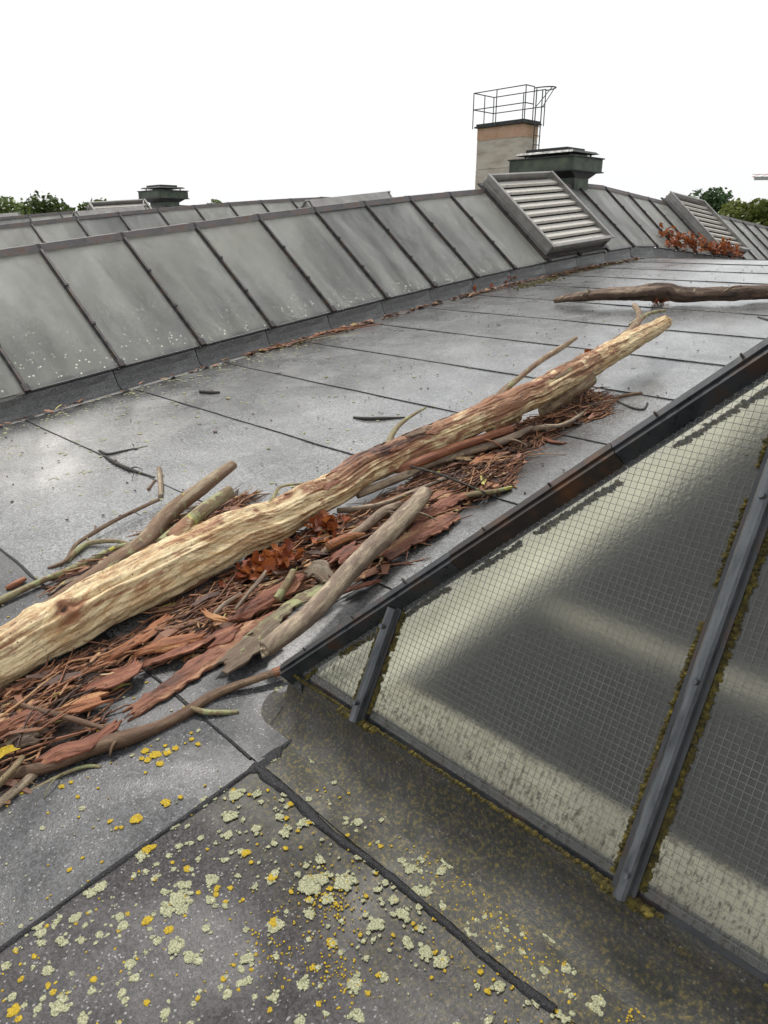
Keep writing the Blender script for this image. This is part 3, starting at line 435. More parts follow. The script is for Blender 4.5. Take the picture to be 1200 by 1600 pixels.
def sheet(t0, t1, s0, s1, m, lift=0., seed=0, upstand=False):
    """one roll of bitumen felt: its low edge laps over the roll below"""
    b = MB(); nt_ = max(4, int((t1-t0)/.08)); ns = max(3, int((s1-s0)/.08))
    for j in range(ns+1):
        for i in range(nt_+1):
            u = i/nt_; v_ = j/ns; t = t0+(t1-t0)*u; s = s0+(s1-s0)*v_
            wob = (nz(t*2.1, seed*3.3, .2)*.008+nz(t*9, seed, 1.7)*.004)
            if j == 0: s += wob
            if i in (0, nt_): t += nz(s*3, seed*2.1, 5)*.005
            h = .0065*(1-v_)+.002*v_+lift+nz(t*1.3, s*1.6, seed)*.0035+nz(t*5, s*5, seed)*.0012
            b.v.append(S(t, s, h))
    w_ = nt_+1
    for j in range(ns):
        for i in range(nt_): b.f.append((j*w_+i, j*w_+i+1, (j+1)*w_+i+1, (j+1)*w_+i))
    ring = [i for i in range(nt_+1)]+[j*w_+nt_ for j in range(1, ns+1)]+[ns*w_+i for i in range(nt_-1, -1, -1)]+[j*w_ for j in range(ns-1, 0, -1)]
    o = len(b.v)
    k = len(ring)
    for r in ring: b.v.append(b.v[r].copy())
    for r in ring: b.v.append(b.v[r]+Vector((0, 0, -.008)))
    for i in range(k): b.f.append((o+(i+1) % k, o+i, o+k+i, o+k+(i+1) % k))
    me = b.mesh('membrane_sheet', m, True)
    for p in list(me.polygons)[-k:]: p.use_smooth = False
    return link('membrane_sheet', me, roof)
def ribbon(pts, wid, m=None, name='tar_seam', h=.016):
    """pts: (t,s), wid: width along s at each point"""
    b = MB()
    for i, ((t, s), w_) in enumerate(zip(pts, wid)):
        for ds, hh in ((-w_*.6, h-.014), (-w_*.4, h-.001), (w_*.1, h+.002), (w_*.45, h-.001), (w_*.6, h-.014)):
            b.v.append(S(t, s+ds, hh+nz(t*14, ds*50, 3)*.0015))
    for i in range(len(pts)-1):
        for j in range(4): b.f.append((i*5+j, (i+1)*5+j, (i+1)*5+j+1, i*5+j+1))
    return build(b, name, m or M['tar'], roof, smooth=True)
D_ = .92
TLB, TRB, TJ = TR[1]+W+.012, TR[0]-W-.012, -1.48
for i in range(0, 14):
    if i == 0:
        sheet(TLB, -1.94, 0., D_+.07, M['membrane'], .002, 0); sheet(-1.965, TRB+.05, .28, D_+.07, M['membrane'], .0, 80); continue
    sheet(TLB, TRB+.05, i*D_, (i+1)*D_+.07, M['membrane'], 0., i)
for i in range(-6, 0):
    sheet(-11., TJ+.004, i*D_, (i+1)*D_+.07, M['membrane_front'], .003, i)
    sheet(TJ-.07, 3.2, i*D_, (i+1)*D_+.07, M['membrane_brown'], .0, i+40)
sheet(TJ-.05, 3.2, .0, SC+.05, M['membrane_brown'], .0, 77)
sheet(-1.96, TJ+.006, -.004, .30, M['membrane_front'], .005, 79)
sheet(-11., TLB-2*W-.1, 0., D_, M['membrane_front'], 0., 78)
for i in range(1, 14):
    pts = []; wd = []; t = TLB; 
    while t < TRB:
        pts.append((t, i*D_-.004+nz(t*2.1, i*3.3, .2)*.008)); wd.append(max(.002, .006+.006*nz(t*3, i*7.7)+.004*nz(t*17, i))); t += .05
    ribbon(pts, wd, h=.0085)
pts = []; wd = []; t = TLB
while t < TJ: pts.append((t, -.004+nz(t*3, 9)*.012)); wd.append(max(.004, .012+.01*nz(t*6, 2.2))); t += .03
ribbon(pts, wd, h=.0105)
pts = []; wd = []; t = TJ+.012
while t < -.45:
    k = (t-TJ)/1.0; pts.append((t, -.018+.012*k+nz(t*4, 19)*.016)); wd.append(max(.008, (.030-.016*k)*(1+.8*nz(t*9, 4.2)+.5*nz(t*30, 1)))); t += .012
ribbon(pts, wd, h=.0115)
# lengthwise lap at TJ, tarred where it meets the cross seam
b = MB(); s = -3.
while s < SC-.02:
    wv = max(.004, .010+.006*nz(s*8, 3)+(.022 if -.03 < s < .075 else 0)); c = TJ+.006+nz(s*3, 0, 5)*.006
    for dx, hh in ((-wv*.3, .0115), (wv*.5, .0105), (wv, .002)): b.v.append(S(c+dx, s, hh))
    s += .02
for i in range(len(b.v)//3-1):
    for j in range(2): b.f.append((i*3+j, i*3+j+1, (i+1)*3+j+1, (i+1)*3+j))
build(b, 'tar_seam', M['tar'], roof, smooth=True)

# hall under the roof (seen through the glass only)
hall = empty('hall_building', (0, 0, ZG)); tag(hall, 'long hall carrying the felted roof and its skylights', 'building')
def zb(s): return prof(s)[1]-.26
yA, yB = S(0, SF).y+.05, S(0, SEND).y-.05; zc_ = S(0, 11).z
mb = MB(); mb.box(T0+.2, T1-.2, yA, yB, ZG+4.2, ZG+4.4); build(mb, 'floor_slab', M['hallfloor'], hall, Matrix.Translation((0, 0, -ZG)))
for (x0, x1, y0, y1, za) in ((T0+.1, T1-.1, yA, yA+.25, zb(SF)), (T0+.1, T1-.1, yB-.25, yB, zb(SEND)), (T0, T0+.25, yA, yB, 0.), (T1-.25, T1, yA, yB, 0.)):
    mb = MB()
    if za: mb.box(x0, x1, y0, y1, ZG, za)
    else:
        n = 24
        for i in range(n+1):
            s = SF+(SEND-SF)*i/n; p = S(0, s, -.26)
            for x in (x0, x1): mb.v += [Vector((x, p.y, p.z)), Vector((x, p.y, ZG))]
        for i in range(n):
            a = i*4; c = a+4; mb.f += [(a, c, c+1, a+1), (a+2, a+3, c+3, c+2), (a, a+2, c+2, c)]
        mb.f += [(0, 1, 3, 2), (n*4, n*4+2, n*4+3, n*4+1)]
    build(mb, 'wall', M['wall'], hall, Matrix.Translation((0, 0, -ZG)))

# ---------------------------------------------------------------- skylights
def FR(o, x, y, z): return Matrix(((x[0], y[0], z[0], o[0]), (x[1], y[1], z[1], o[1]), (x[2], y[2], z[2], o[2]), (0, 0, 0, 1)))
def bead(b, p, r, sq=.7):
    """one small lumpy cushion"""
    o = len(b.v); k = 6
    for (zz, rr) in ((-.3, 1.), (.45, .8)):
        for i in range(k):
            a = 2*math.pi*(i+.5*(zz > 0))/k+rng.random()*.5; q = r*rr*rng.uniform(.75, 1.2)
            b.v.append(p+Vector((q*math.cos(a), q*math.sin(a), r*zz*sq)))
    b.v.append(p+Vector((0, 0, r*sq)))
    for i in range(k):
        j = (i+1) % k; b.f += [(o+i, o+j, o+k+j, o+k+i), (o+k+i, o+k+j, o+2*k)]

def skylight(tr, HT, hb, near):
    root = empty('skylight', (tr, 0, 0)); dh = HT-hb; L = math.hypot(W, dh)
    gm = M['glass_side'] if near else M['glass']
    meshes = {}
    for sd in (1, -1):
        d = Vector((sd*W, 0, -dh))/L; y = Vector((0, sd, 0)); n = d.cross(y)
        fr = FR((0, 0, HT), d, y, n)
        b = MB(); ya, yb = -DB/2+.012, DB/2-.012
        poly = [fr @ Vector(q) for q in ((L, ya, 0), (L, yb, 0), (.03, yb, 0), (.03, ya, 0))]
        b.prism(poly, n, .008, [(0, 0), (1, 0), (1, 1), (0, 1)]); meshes['pane', sd] = b.mesh('pane', gm)
        b = MB(); b.box(.07, L+.025, -.021, .021, -.004, .016, fr); b.box(.075, L+.02, -.010, .010, .0155, .034, fr); meshes['bar', sd] = b.mesh('glazing_bar', M['bar'])
        cl = []
        for x in (.36*L, .68*L):
            b = MB(); b.box(x-.012, x+.012, -.016, .016, .026, .044, fr); cl.append(b.mesh('bar_clip', M['flash']))
        b = MB(); b.box(L-.04, L+.03, -.024, .024, .014, .04, fr); cl.append(b.mesh('bar_clip', M['flash'])); meshes['clip', sd] = cl if sd > 0 else cl[2:]
        b = MB(); pr = [(.15, .006), (.075, .014), (.03, .045), (.012, .10), (.004, hb-.035), (-.01, hb-.022)]
        ns = 6
        for i in range(ns+1):
            yy = -DB/2+.004+(DB-.008)*i/ns
            for k, (x, h) in enumerate(pr): b.v.append(Vector((sd*(W+x+(.006*nz(yy*6, k, sd) if 0 < k < 5 else 0)), yy, h)))
            b.v.append(Vector((sd*(W-.05), yy, hb-.024))); b.v.append(Vector((sd*(W-.05), yy, -.02)))
        kk = len(pr)+2
        for i in range(ns):
            for k in range(kk-1): b.f.append((i*kk+k, (i+1)*kk+k, (i+1)*kk+k+1, i*kk+k+1) if sd > 0 else (i*kk+k, i*kk+k+1, (i+1)*kk+k+1, (i+1)*kk+k))
        b.f.append(tuple(range(kk))); b.f.append(tuple(range(ns*kk+kk-1, ns*kk-1, -1)))
        meshes['curb', sd] = b.mesh('curb_felt', M['membrane_dark'])
        b = MB(); b.box(L-.03, L+.012, -DB/2+.03, DB/2-.03, -.02, -.0085, fr); meshes['trim', sd] = b.mesh('foot_trim', M['flash'])
    b = MB(); yy = DB/2-.003
    b.prism([(-.075, -yy, HT-.045), (.075, -yy, HT-.045), (.04, -yy, HT+.016), (-.04, -yy, HT+.016)], (0, -1, 0), 2*yy); meshes['ridge'] = b.mesh('ridge_cap', M['ridge'])
    b = MB()
    b.prism([(-.08, -.012, HT-.045), (.08, -.012, HT-.045), (.043, -.012, HT+.02), (-.043, -.012, HT+.02)], (0, -1, 0), .024); meshes['strap'] = b.mesh('ridge_strap', M['bar'])
    for k in range(K0, K1+1):
        s = SB+k*DB; mw = bay(s); mw2 = bay(s+DB/2); mw3 = bay(s+DB/2-.08)
        for sd in (1, -1):
            br = link('glazing_bar', meshes['bar', sd], root, mw); 
            for cm in meshes['clip', sd]: link('bar_clip', cm, br)
            if k < K1:
                link('pane', meshes['pane', sd], root, mw2); link('curb_felt', meshes['curb', sd], root, mw3)
                link('foot_trim', meshes['trim', sd], root, mw2)
        link('ridge_strap', meshes['strap'], root, mw)
        if k < K1: link('ridge_cap', meshes['ridge'], root, mw2)
    # hipped ends
    for end in (0, 1):
        sf, sr, s1 = (SC, SR, SB+K0*DB) if end == 0 else (SE, SE_R+.002, SE_R)
        def P(t, v, off=0.): return S(t, sf+(sr-sf)*v, hb+(HT-hb)*v)
        A, B, C_ = P(-W, 0), P(W, 0), P(0, 1)
        nrm = (B-A).cross(C_-A).normalized()
        if nrm.z < 0: nrm = -nrm
        det = near and end == 0
        bars_t = [-.814, 0., .814]
        lims = [-W]+bars_t+[W]
        for i in range(4):
            ta, tb = lims[i]+.012, lims[i+1]-.012
            va, vb = max(0., 1-abs(ta)/W), max(0., 1-abs(tb)/W)
            pl = [(ta, 0), (tb, 0)]
            if vb > .03: pl.append((tb, vb))
            if va > .03: pl.append((ta, va))
            b = MB(); pts_ = [P(*q) for q in pl]
            n2 = (pts_[1]-pts_[0]).cross(pts_[2]-pts_[0])
            if n2.dot(nrm) < 0: pts_.reverse(); pl.reverse()
            b.prism(pts_, nrm, .008, [((q[0]-lims[i])/(lims[i+1]-lims[i]), q[1]) for q in pl])
            pn = build(b, 'pane', M['glass_near'] if det else gm, root)
            if det:
                b = MB(); hl = (C_-P(0, 0)).length; e1 = Vector((1, 0, 0)); e2 = (C_-P(0, 0)).normalized(); g_ = .0158; wv = .0004
                def lim(t): return max(0., 1-abs(t)/W)*hl-.02
                k = int(ta/g_)
                while k*g_ < tb-.01:
                    t = k*g_; k += 1
                    if t < ta+.01: continue
                    y1 = lim(t)
                    if y1 > .05: b.box(-wv, wv, .015, y1, .0006, .0018, FR(P(t, 0), e1, e2, nrm))
                q = 1
                while q*g_ < hl:
                    yv = q*g_; q += 1; m_ = (1-(yv+.02)/hl)*W
                    xa, xb = max(ta+.012, -m_), min(tb-.012, m_)
                    if xb-xa > .03: b.box(xa, xb, -wv, wv, .0009, .0021, FR(P(0, 0)+e2*yv, e1, e2, nrm))
                build(b, 'wire_mesh', M['wire'], pn)
        for t in bars_t:
            e2 = (C_-P(0, 0)).normalized(); ln = (1-abs(t)/W)*(C_-P(0, 0)).length
            fr = FR(P(t, 0), Vector((1, 0, 0)) if end == 0 else Vector((-1, 0, 0)), e2, nrm)
            b = MB(); b.box(-.026, .026, -.03, ln-.03, -.004, .012, fr)
            br = build(b, 'glazing_bar', M['flash'], root)
            b = MB(); kx = 7
            for yv in (-.025, ln-.035):
                for i in range(kx): 
                    a = math.pi*i/(kx-1); b.v.append(fr @ Vector((-.016*math.cos(a), yv, .012+.024*math.sin(a)**.7)))
            for i in range(kx-1): b.f.append((i, i+1, kx+i+1, kx+i))
            b.f.append(tuple(range(kx-1, -1, -1))); b.f.append(tuple(range(kx, 2*kx)))
            build(b, 'bar_cap', M['zinc'], br)
            if det:
                for yv in [x for x in (.03, .45, .85) if x < ln-.1]+([ln-.09] if ln < .5 else []):
                    b = MB(); b.tube([fr @ Vector((.003, yv, .03)), fr @ Vector((.003, yv, .05))], [.008, .007], 8); build(b, 'bolt', M['zinc'], br)
        # side pieces next to the hip
        for sd in (1, -1):
            pl = [S(sd*W, sf, hb), S(sd*W, s1, hb), S(sd*.02, s1, HT), S(sd*.02, sr, HT)]
            nn = Vector((sd*dh, 0, W)).normalized(); n2 = (pl[1]-pl[0]).cross(pl[2]-pl[0])
            uv_ = [(0, 0), (1, 0), (1, 1), (.9, 1)]
            if end == 1: pl = pl[:2]+[pl[2]]; uv_ = uv_[:3]; n2 = (pl[1]-pl[0]).cross(pl[2]-pl[0])
            if n2.dot(nn) < 0: pl.reverse(); uv_.reverse()
            b = MB(); b.prism(pl, nn, .008, uv_); build(b, 'pane', gm, root)
            # cap over the hip
            p0, p1 = P(sd*W, 0), P(0, 1); x = (p1-p0).normalized(); z = (nrm+nn).normalized(); yv = z.cross(x)
            z = x.cross(yv); ln = (p1-p0).length
            cuts = [-.03, .40*ln, .70*ln, ln+.02]
            for i in range(3):
                fr = FR(p0, x, yv, z); b = MB(); dz = .0015*(i % 2)
                b.box(cuts[i], cuts[i+1]-.002, -.028, .028, -.034, .022+dz, fr); b.box(cuts[i], cuts[i+1]-.002, -.011, .011, .022+dz, .029+dz, fr)
                hc = build(b, 'hip_cap', M['rust'] if i == 1 else M['flash'], root)
                if det:
                    xx = cuts[i]+.12
                    while xx < cuts[i+1]-.03:
                        b = MB(); b.tube([fr @ Vector((xx, .0, .027)), fr @ Vector((xx, .0, .041))], [.0035, .003], 6); build(b, 'screw', M['bar'], hc); xx += .21
        # felt upstand across the hip foot
        b = MB(); sg = -1 if end == 0 else 1; pr = [(.13, .004), (.085, .018), (.035, .05), (.014, .10), (.004, hb-.035), (-.012, hb-.022), (-.05, hb-.024), (-.05, -.02)]; nx = 40
        for i in range(nx+1):
            t = -W-.02+(2*W+.04)*i/nx
            for k, (x, h) in enumerate(pr): b.v.append(S(t, sf+sg*(x+(.007*nz(t*5, k, 2) if 0 < k < 5 else 0)), h))
        for i in range(nx):
            for k in range(7): b.f.append((i*8+k, i*8+k+1, (i+1)*8+k+1, (i+1)*8+k) if sg > 0 else (i*8+k, (i+1)*8+k, (i+1)*8+k+1, i*8+k+1))
        b.f.append(tuple(range(8))); b.f.append(tuple(range(nx*8+7, nx*8-1, -1)))
        build(b, 'curb_felt', M['membrane_brown'] if det else M['membrane_dark'], root, smooth=True)
        for sd in (1, -1):      # felt folded round the corner
            b = MB(); nk = 8; pc = [(.13, .004), (.085, .018), (.035, .05), (.014, .10), (.004, hb-.035), (-.012, hb-.022)]
            for i in range(nk+1):
                a = math.pi/2*i/nk
                for (x, h) in pc: b.v.append(S(sd*(W+.018+x*math.sin(a)), sf-sg*-1*0+sg*(.0+x*math.cos(a)), h+.0006))
            for i in range(nk):
                for k in range(5): b.f.append((i*6+k, i*6+k+1, (i+1)*6+k+1, (i+1)*6+k))
            build(b, 'curb_felt', M['membrane_brown'] if det else M['membrane_dark'], root, smooth=True)
        # short side curb between hip foot and first bar
        for sd in (1, -1):
            b = MB(); pr2 = [(.15, .006), (.075, .014), (.03, .045), (.012, .10), (.004, hb-.035), (-.05, hb-.024), (-.05, -.02)]; sa, sb_ = (sf-.015, s1-.075) if end == 0 else (s1-.085, sf+.015)
            for i in range(9):
                s = sa+(sb_-sa)*i/8
                for (x, h) in pr2: b.v.append(S(sd*(W+x), s, h))
            for i in range(8):
                for k in range(6): b.f.append((i*7+k, (i+1)*7+k, (i+1)*7+k+1, i*7+k+1))
            b.f.append(tuple(range(7))); b.f.append(tuple(range(8*7+6, 8*7-1, -1)))
            build(b, 'curb_felt', M['membrane_dark'], root)
        b = MB(); fr = FR(P(0, 0), Vector((1, 0, 0)) if end == 0 else Vector((-1, 0, 0)), (C_-P(0, 0)).normalized(), nrm)
        b.box(-W+.02, W-.02, -.018, .02, -.021, -.0085, fr); build(b, 'foot_trim', M['flash'], root)
    # painted ledge inside the curb
    b = MB(); ti, sa, sb_ = W-.18, SC+.265, SE-.265
    nseg = 26
    for sd in (1, -1):
        o = len(b.v)
        for i in range(nseg+1):
            s = SC+.05+(SE-SC-.1)*i/nseg
            for (t, h) in ((W-.052, .05), (ti, .05), (ti, -.03), (W-.052, -.03)): b.v.append(S(sd*t, s, h))
        for i in range(nseg):
            for k in range(4): b.f.append((o+i*4+k, o+(i+1)*4+k, o+(i+1)*4+(k+1) % 4, o+i*4+(k+1) % 4))
    build(b, 'curb_ledge', M['lining'], root); b = MB()
    for (s0, s1_) in ((SC+.052, sa), (sb_, SE-.052)):
        p = [S(t, s, h) for h in (-.03, .0505) for (t, s) in ((-ti-.002, s0), (ti+.002, s0), (ti+.002, s1_), (-ti-.002, s1_))]; b.quadbox(p)
    build(b, 'curb_ledge', M['concrete'], root)
    for sd in (1, -1):
        b = MB()
        for i in range(nseg+1):
            s = SC+.055+(SE-SC-.11)*i/nseg
            for (t, h) in ((W-.053, .0505), (W-.053, hb-.03), (W-.066, hb-.03), (W-.066, .0505)): b.v.append(S(sd*t, s, h))
        for i in range(nseg):
            for k in range(4): b.f.append((i*4+k, (i+1)*4+k, (i+1)*4+(k+1) % 4, i*4+(k+1) % 4))
        build(b, 'curb_lining', M['lining'], root)
    k = 0
    while 1.28+k*2.4 < SE-1:
        s0 = 1.28+k*2.4; k += 1; b = MB(); p = [S(t, s, h) for h in (-.16, -.10) for (t, s) in ((-ti-.03, s0), (ti+.03, s0), (ti+.03, s0+.10), (-ti-.03, s0+.10))]; b.quadbox(p)
        build(b, 'tie_beam', M['beam'], root)
    return root
def copy_tree(o, parent=None):
    c = o.copy(); col.objects.link(c)
    if parent is not None: c.parent = parent
    for ch in o.children: copy_tree(ch, c)
    return c
skyN = skylight(TR[0], 1.2, .17, True)
tag(skyN, 'hipped wired glass skylight with black hip flashing in the right foreground', 'skylight', 'roof skylights')
skyL = skylight(TR[1], 1.143, HB, False)
tag(skyL, 'long frosted glass skylight rising along the left edge of the felted roof', 'skylight', 'roof skylights')
for t, lb in ((TR[2], 'frosted glass skylight second from the felted roof, its ridge showing behind the long one'),
              (TR[3], 'farthest glass skylight ridge, carrying the small distant exhaust hood')):
    c = copy_tree(skyL); c.location.x = t; tag(c, lb, 'skylight', 'roof skylights')

# moss cushions on the near skylight
b = MB(); hb, HT = .17, 1.2
def PN(t, v): return S(t, SC+(SR-SC)*v, hb+(HT-hb)*v)
nh = (PN(W, 0)-PN(-W, 0)).cross(PN(0, 1)-PN(-W, 0)).normalized()
def mossline(p0, p1, n, r, gap, thr=-.1, seed=0):
    for i in range(n):
        f = (i+rng.random())/n
        if nz(f*9, seed*3.1, 7) < thr: continue
        p = p0.lerp(p1, f)+nh*rng.uniform(0, .004)+Vector((rng.uniform(-gap, gap), 0, rng.uniform(-gap, gap)*.5))
        bead(b, p, r*rng.uniform(.5, 1.25), .8)
mossline(PN(-W+.03, 0)+Vector((.032, 0, -.005)), PN(0, 1)+Vector((.032, 0, -.06)), 900, .007, .006, -.2, 1)
for t in (-.814, 0., .814):
    v1 = 1-abs(t)/W-.03
    for sd in (-1, 1): mossline(PN(t+sd*.029, .01), PN(t+sd*.029, v1), int(700*v1), .008, .005, -.35, t*9+sd)
mossline(PN(-W, 0)+Vector((0, -.01, -.012)), PN(W, 0)+Vector((0, -.01, -.012)), 900, .006, .006, -.3, 5)
for t in (-.814, 0.): mossline(PN(t-.06, 0)+Vector((0, -.02, -.015)), PN(t+.06, 0)+Vector((0, -.02, -.015)), 50, .011, .008, -1)
mo = build(b, 'moss', M['moss'], skyN, Matrix.Identity(4)); mo['kind'] = 'stuff'

# ---------------------------------------------------------------- louvred vents
def vent_meshes(sd, HT=1.143):
    dh = HT-HB; L = math.hypot(W, dh); d = Vector((sd*W, 0, -dh))/L; y = Vector((0, sd, 0)); n = d.cross(y); fr = FR((0, 0, HT), d, y, n); o = []
    xa, xb, ya = (-.06, 1.40, .80) if sd > 0 else (.12, 1.42, .70)
    for k in (-1, 1):
        b = MB(); y0 = k*ya
        b.box(xa, xb, y0-.012, y0+.012, .03, .195, fr); b.box(xa-.012, xb+.03, y0-.026, y0+.026, .195, .212, fr); b.box(xa, xb, *sorted((y0+k*.0122, y0+k*.045)), .09, .118, fr)
        o.append(('side_panel', b.mesh('side_panel', M['vent'])))
    b = MB(); b.box(xa-.012, xa+.018, -ya+.04, ya-.04, .06, .208, fr); o.append(('end_panel', b.mesh('end_panel', M['vent'])))
    b = MB(); b.box(xb-.02, xb+.03, -ya+.04, ya-.04, .15, .210, fr); b.box(xb-.06, xb-.03, -ya+.013, ya-.013, .03, .148, fr); o.append(('end_panel', b.mesh('end_panel', M['vent'])))
    b = MB(); b.box(xa+.02, xb-.07, -ya+.013, ya-.013, .03, .045, fr); o.append(('back_plate', b.mesh('back_plate', M['vent_dark'])))
    b = MB(); b.box(xa-.05, xb+.05, -ya-.06, ya+.06, .004, .0295, fr); o.append(('base_flashing', b.mesh('base_flashing', M['bar'])))
    nb = 9
    for i in range(nb):
        x = xa+.05+(xb-xa-.08)*(i+.5)/nb
        rt_ = fr @ Matrix.Translation((x, 0, .135)) @ Matrix.Rotation(R(-22), 4, 'Y')
        b = MB(); b.box(-.070, .064, -ya+.014, ya-.014, -.006, .006, rt_); b.box(.0641, .072, -ya+.014, ya-.014, -.03, .006, rt_)
        o.append(('louvre_blade', b.mesh('louvre_blade', M['vent_blade'])))
    return o
VM = {1: vent_meshes(1), -1: vent_meshes(-1)}
def vent(tr, k, sd, label):
    root = empty('louvre_vent'); root.matrix_world = bay(SB+(k+1)*DB, tr)
    for nm, me in VM[sd]: link(nm, me, root)
    tag(root, label, 'roof vent', 'louvred roof vents')
vent(TR[1], 8, 1, 'large louvred metal vent on the skylight slope in front of the dark exhaust hood')
vent(TR[1], 15, 1, 'louvred metal vent farther along the skylight above the russet leaf branch')
vent(TR[1], 4, -1, 'pale vent box peeking over the long skylight ridge left of the chimney tower')
vent(TR[2], 4, -1, 'pale vent box peeking over the second skylight ridge below the small exhaust hood')
vent(TR[2], 12, -1, 'vent box on the far descending ridge of the second skylight')
vent(TR[3], 8, 1, 'dark open vent top behind the second skylight, beside the small exhaust hood')
vent(TR[3], 4, -1, 'vent box at the far left edge over the farthest skylight ridge')

# ---------------------------------------------------------------- exhaust hoods
def hood(dx, label, dy=0., dz=0.):
    root = empty('exhaust_hood', (-7.5+dx, 11.5+dy, 1.7+dz)); tag(root, label, 'exhaust hood', 'exhaust hoods on the ridges')
    z0 = 1.7
    b = MB(); b.box(-.42, .52, -.22, .20, 0, 2.36-z0); build(b, 'post', M['hood'], root)
    b = MB(); p = [(-.43, -.23, 2.33-z0), (.53, -.23, 2.33-z0), (.53, .21, 2.33-z0), (-.43, .21, 2.33-z0), (-.58, -.41, 2.43-z0), (.56, -.41, 2.43-z0), (.56, .41, 2.43-z0), (-.58, .41, 2.43-z0)]
    b.quadbox([Vector(q) for q in p]); build(b, 'funnel', M['hood_black'], root)
    b = MB(); x0, x1, y0, y1, za, zc2 = -.64, .605, -.447, .458, 2.432-z0, 2.634-z0
    b.box(x0, x1, y0, y0+.02, za, zc2); b.box(x0, x1, y1-.02, y1, za, zc2); b.box(x0, x0+.02, y0+.02, y1-.02, za, zc2); b.box(x1-.02, x1, y0+.02, y1-.02, za, zc2)
    b.box(x0+.02, x1-.02, y0+.02, y1-.02, za+.01, za+.03)
    tr_ = build(b, 'tray', M['hood'], root)
    for zz in (za-.012, zc2-.006):
        b = MB(); b.box(x0-.025, x1+.025, y0-.025, y0-.0005, zz, zz+.018); b.box(x0-.025, x1+.025, y1+.0005, y1+.025, zz, zz+.018); b.box(x0-.025, x0-.0005, y0, y1, zz, zz+.018); b.box(x1+.0005, x1+.025, y0, y1, zz, zz+.018)
        build(b, 'rim', M['hood_black'], tr_)
    for x in (-.42, .0, .46):
        for y in (-.3, .3):
            b = MB(); b.box(x-.012, x+.012, y-.012, y+.012, za+.03, 2.72-z0); build(b, 'strut', M['hood_black'], root)
    b = MB(); p = [(-.58, -.40, 2.70-z0), (.56, -.40, 2.70-z0), (.56, .41, 2.70-z0), (-.58, .41, 2.70-z0), (-.54, -.36, 2.735-z0), (.52, -.36, 2.735-z0), (.52, .37, 2.735-z0), (-.54, .37, 2.735-z0)]
    b.quadbox([Vector(q) for q in p]); build(b, 'rain_cap', M['hood_black'], root)
    b = MB(); b.box(-.44, .36, -.27, .27, 2.738-z0, 2.79-z0); build(b, 'top_plate', M['hood_black'], root)
hood(0, 'large dark exhaust hood with flat rain cap beside the chimney tower')
hood(TR[3]-TR[1], 'small distant exhaust hood on the far left ridge')

# ---------------------------------------------------------------- chimney tower
zc2 = 4.67; root = empty('chimney_tower', (-17.676, 23.76, zc2)); tag(root, 'square pale chimney tower with brown top band, railing and ladder', 'chimney')
ZR = Matrix.Translation((0, 0, 0))
hx, hy = 1.003, .463
b = MB(); lv = [ZG-zc2, -4.0, -2.55, -1.75, -.95, 0.0, .42]
for i in range(len(lv)-1): 
    e2 = .004*(i % 2); b.box(-hx-e2, hx+e2, -hy-e2, hy+e2, lv[i], lv[i+1]-.012)
b.box(-hx+.02, hx-.02, -hy+.02, hy-.02, ZG-zc2+.1, .42); build(b, 'shaft', M['chimney'], root)
b = MB(); b.box(-hx-.09, hx+.09, -hy-.09, hy+.09, .422, .47); b.box(-hx-.04, hx+.04, -hy-.04, hy+.04, .471, .55); build(b, 'capstone', M['hood_black'], root)
def pole(b, p, q, r=.018): b.tube([Vector(p), Vector(q)], [r, r], 6)
rx, ry, zt = hx+.13, hy+.13, 1.55
for x, y in ((-rx, -ry), (-.1, -ry), (rx, -ry), (-rx, ry), (.2, ry), (rx, ry), (rx, -.1), (-rx, .05)):
    b = MB(); pole(b, (x, y, .40), (x, y, zt)); build(b, 'railing_post', M['railing'], root)
for z in (zt, 1.02):
    for p, q in (((-rx, -ry, z), (rx, -ry, z)), ((-rx, ry, z), (rx, ry, z)), ((-rx, -ry, z), (-rx, ry, z)), ((rx, -ry, z), (rx, -.1, z))):
        b = MB(); pole(b, p, q); build(b, 'rail', M['railing'], root)
lad = None
b = MB()
for y in (0., .36):
    pole(b, (hx+.16, y, -5), (hx+.16, y, 1.5), .02)
lad = build(b, 'ladder', M['railing'], root)
for i in range(20):
    b = MB(); z = .35-i*.29; pole(b, (hx+.16, 0, z), (hx+.16, .36, z), .014); build(b, 'rung', M['railing'], lad)
b = MB()
hp = [Vector((hx+.16+.62*math.sin(a), .18-.34*math.cos(a), 1.5)) for a in [math.pi*i/10 for i in range(11)]]
b.tube(hp, [.02]*11, 6); pole(b, (hx+.72, .1, 1.5), (hx+.17, 0, .95), .015); pole(b, (hx+.72, .26, 1.5), (hx+.17, .36, .95), .015)
build(b, 'safety_hoop', M['railing'], lad)

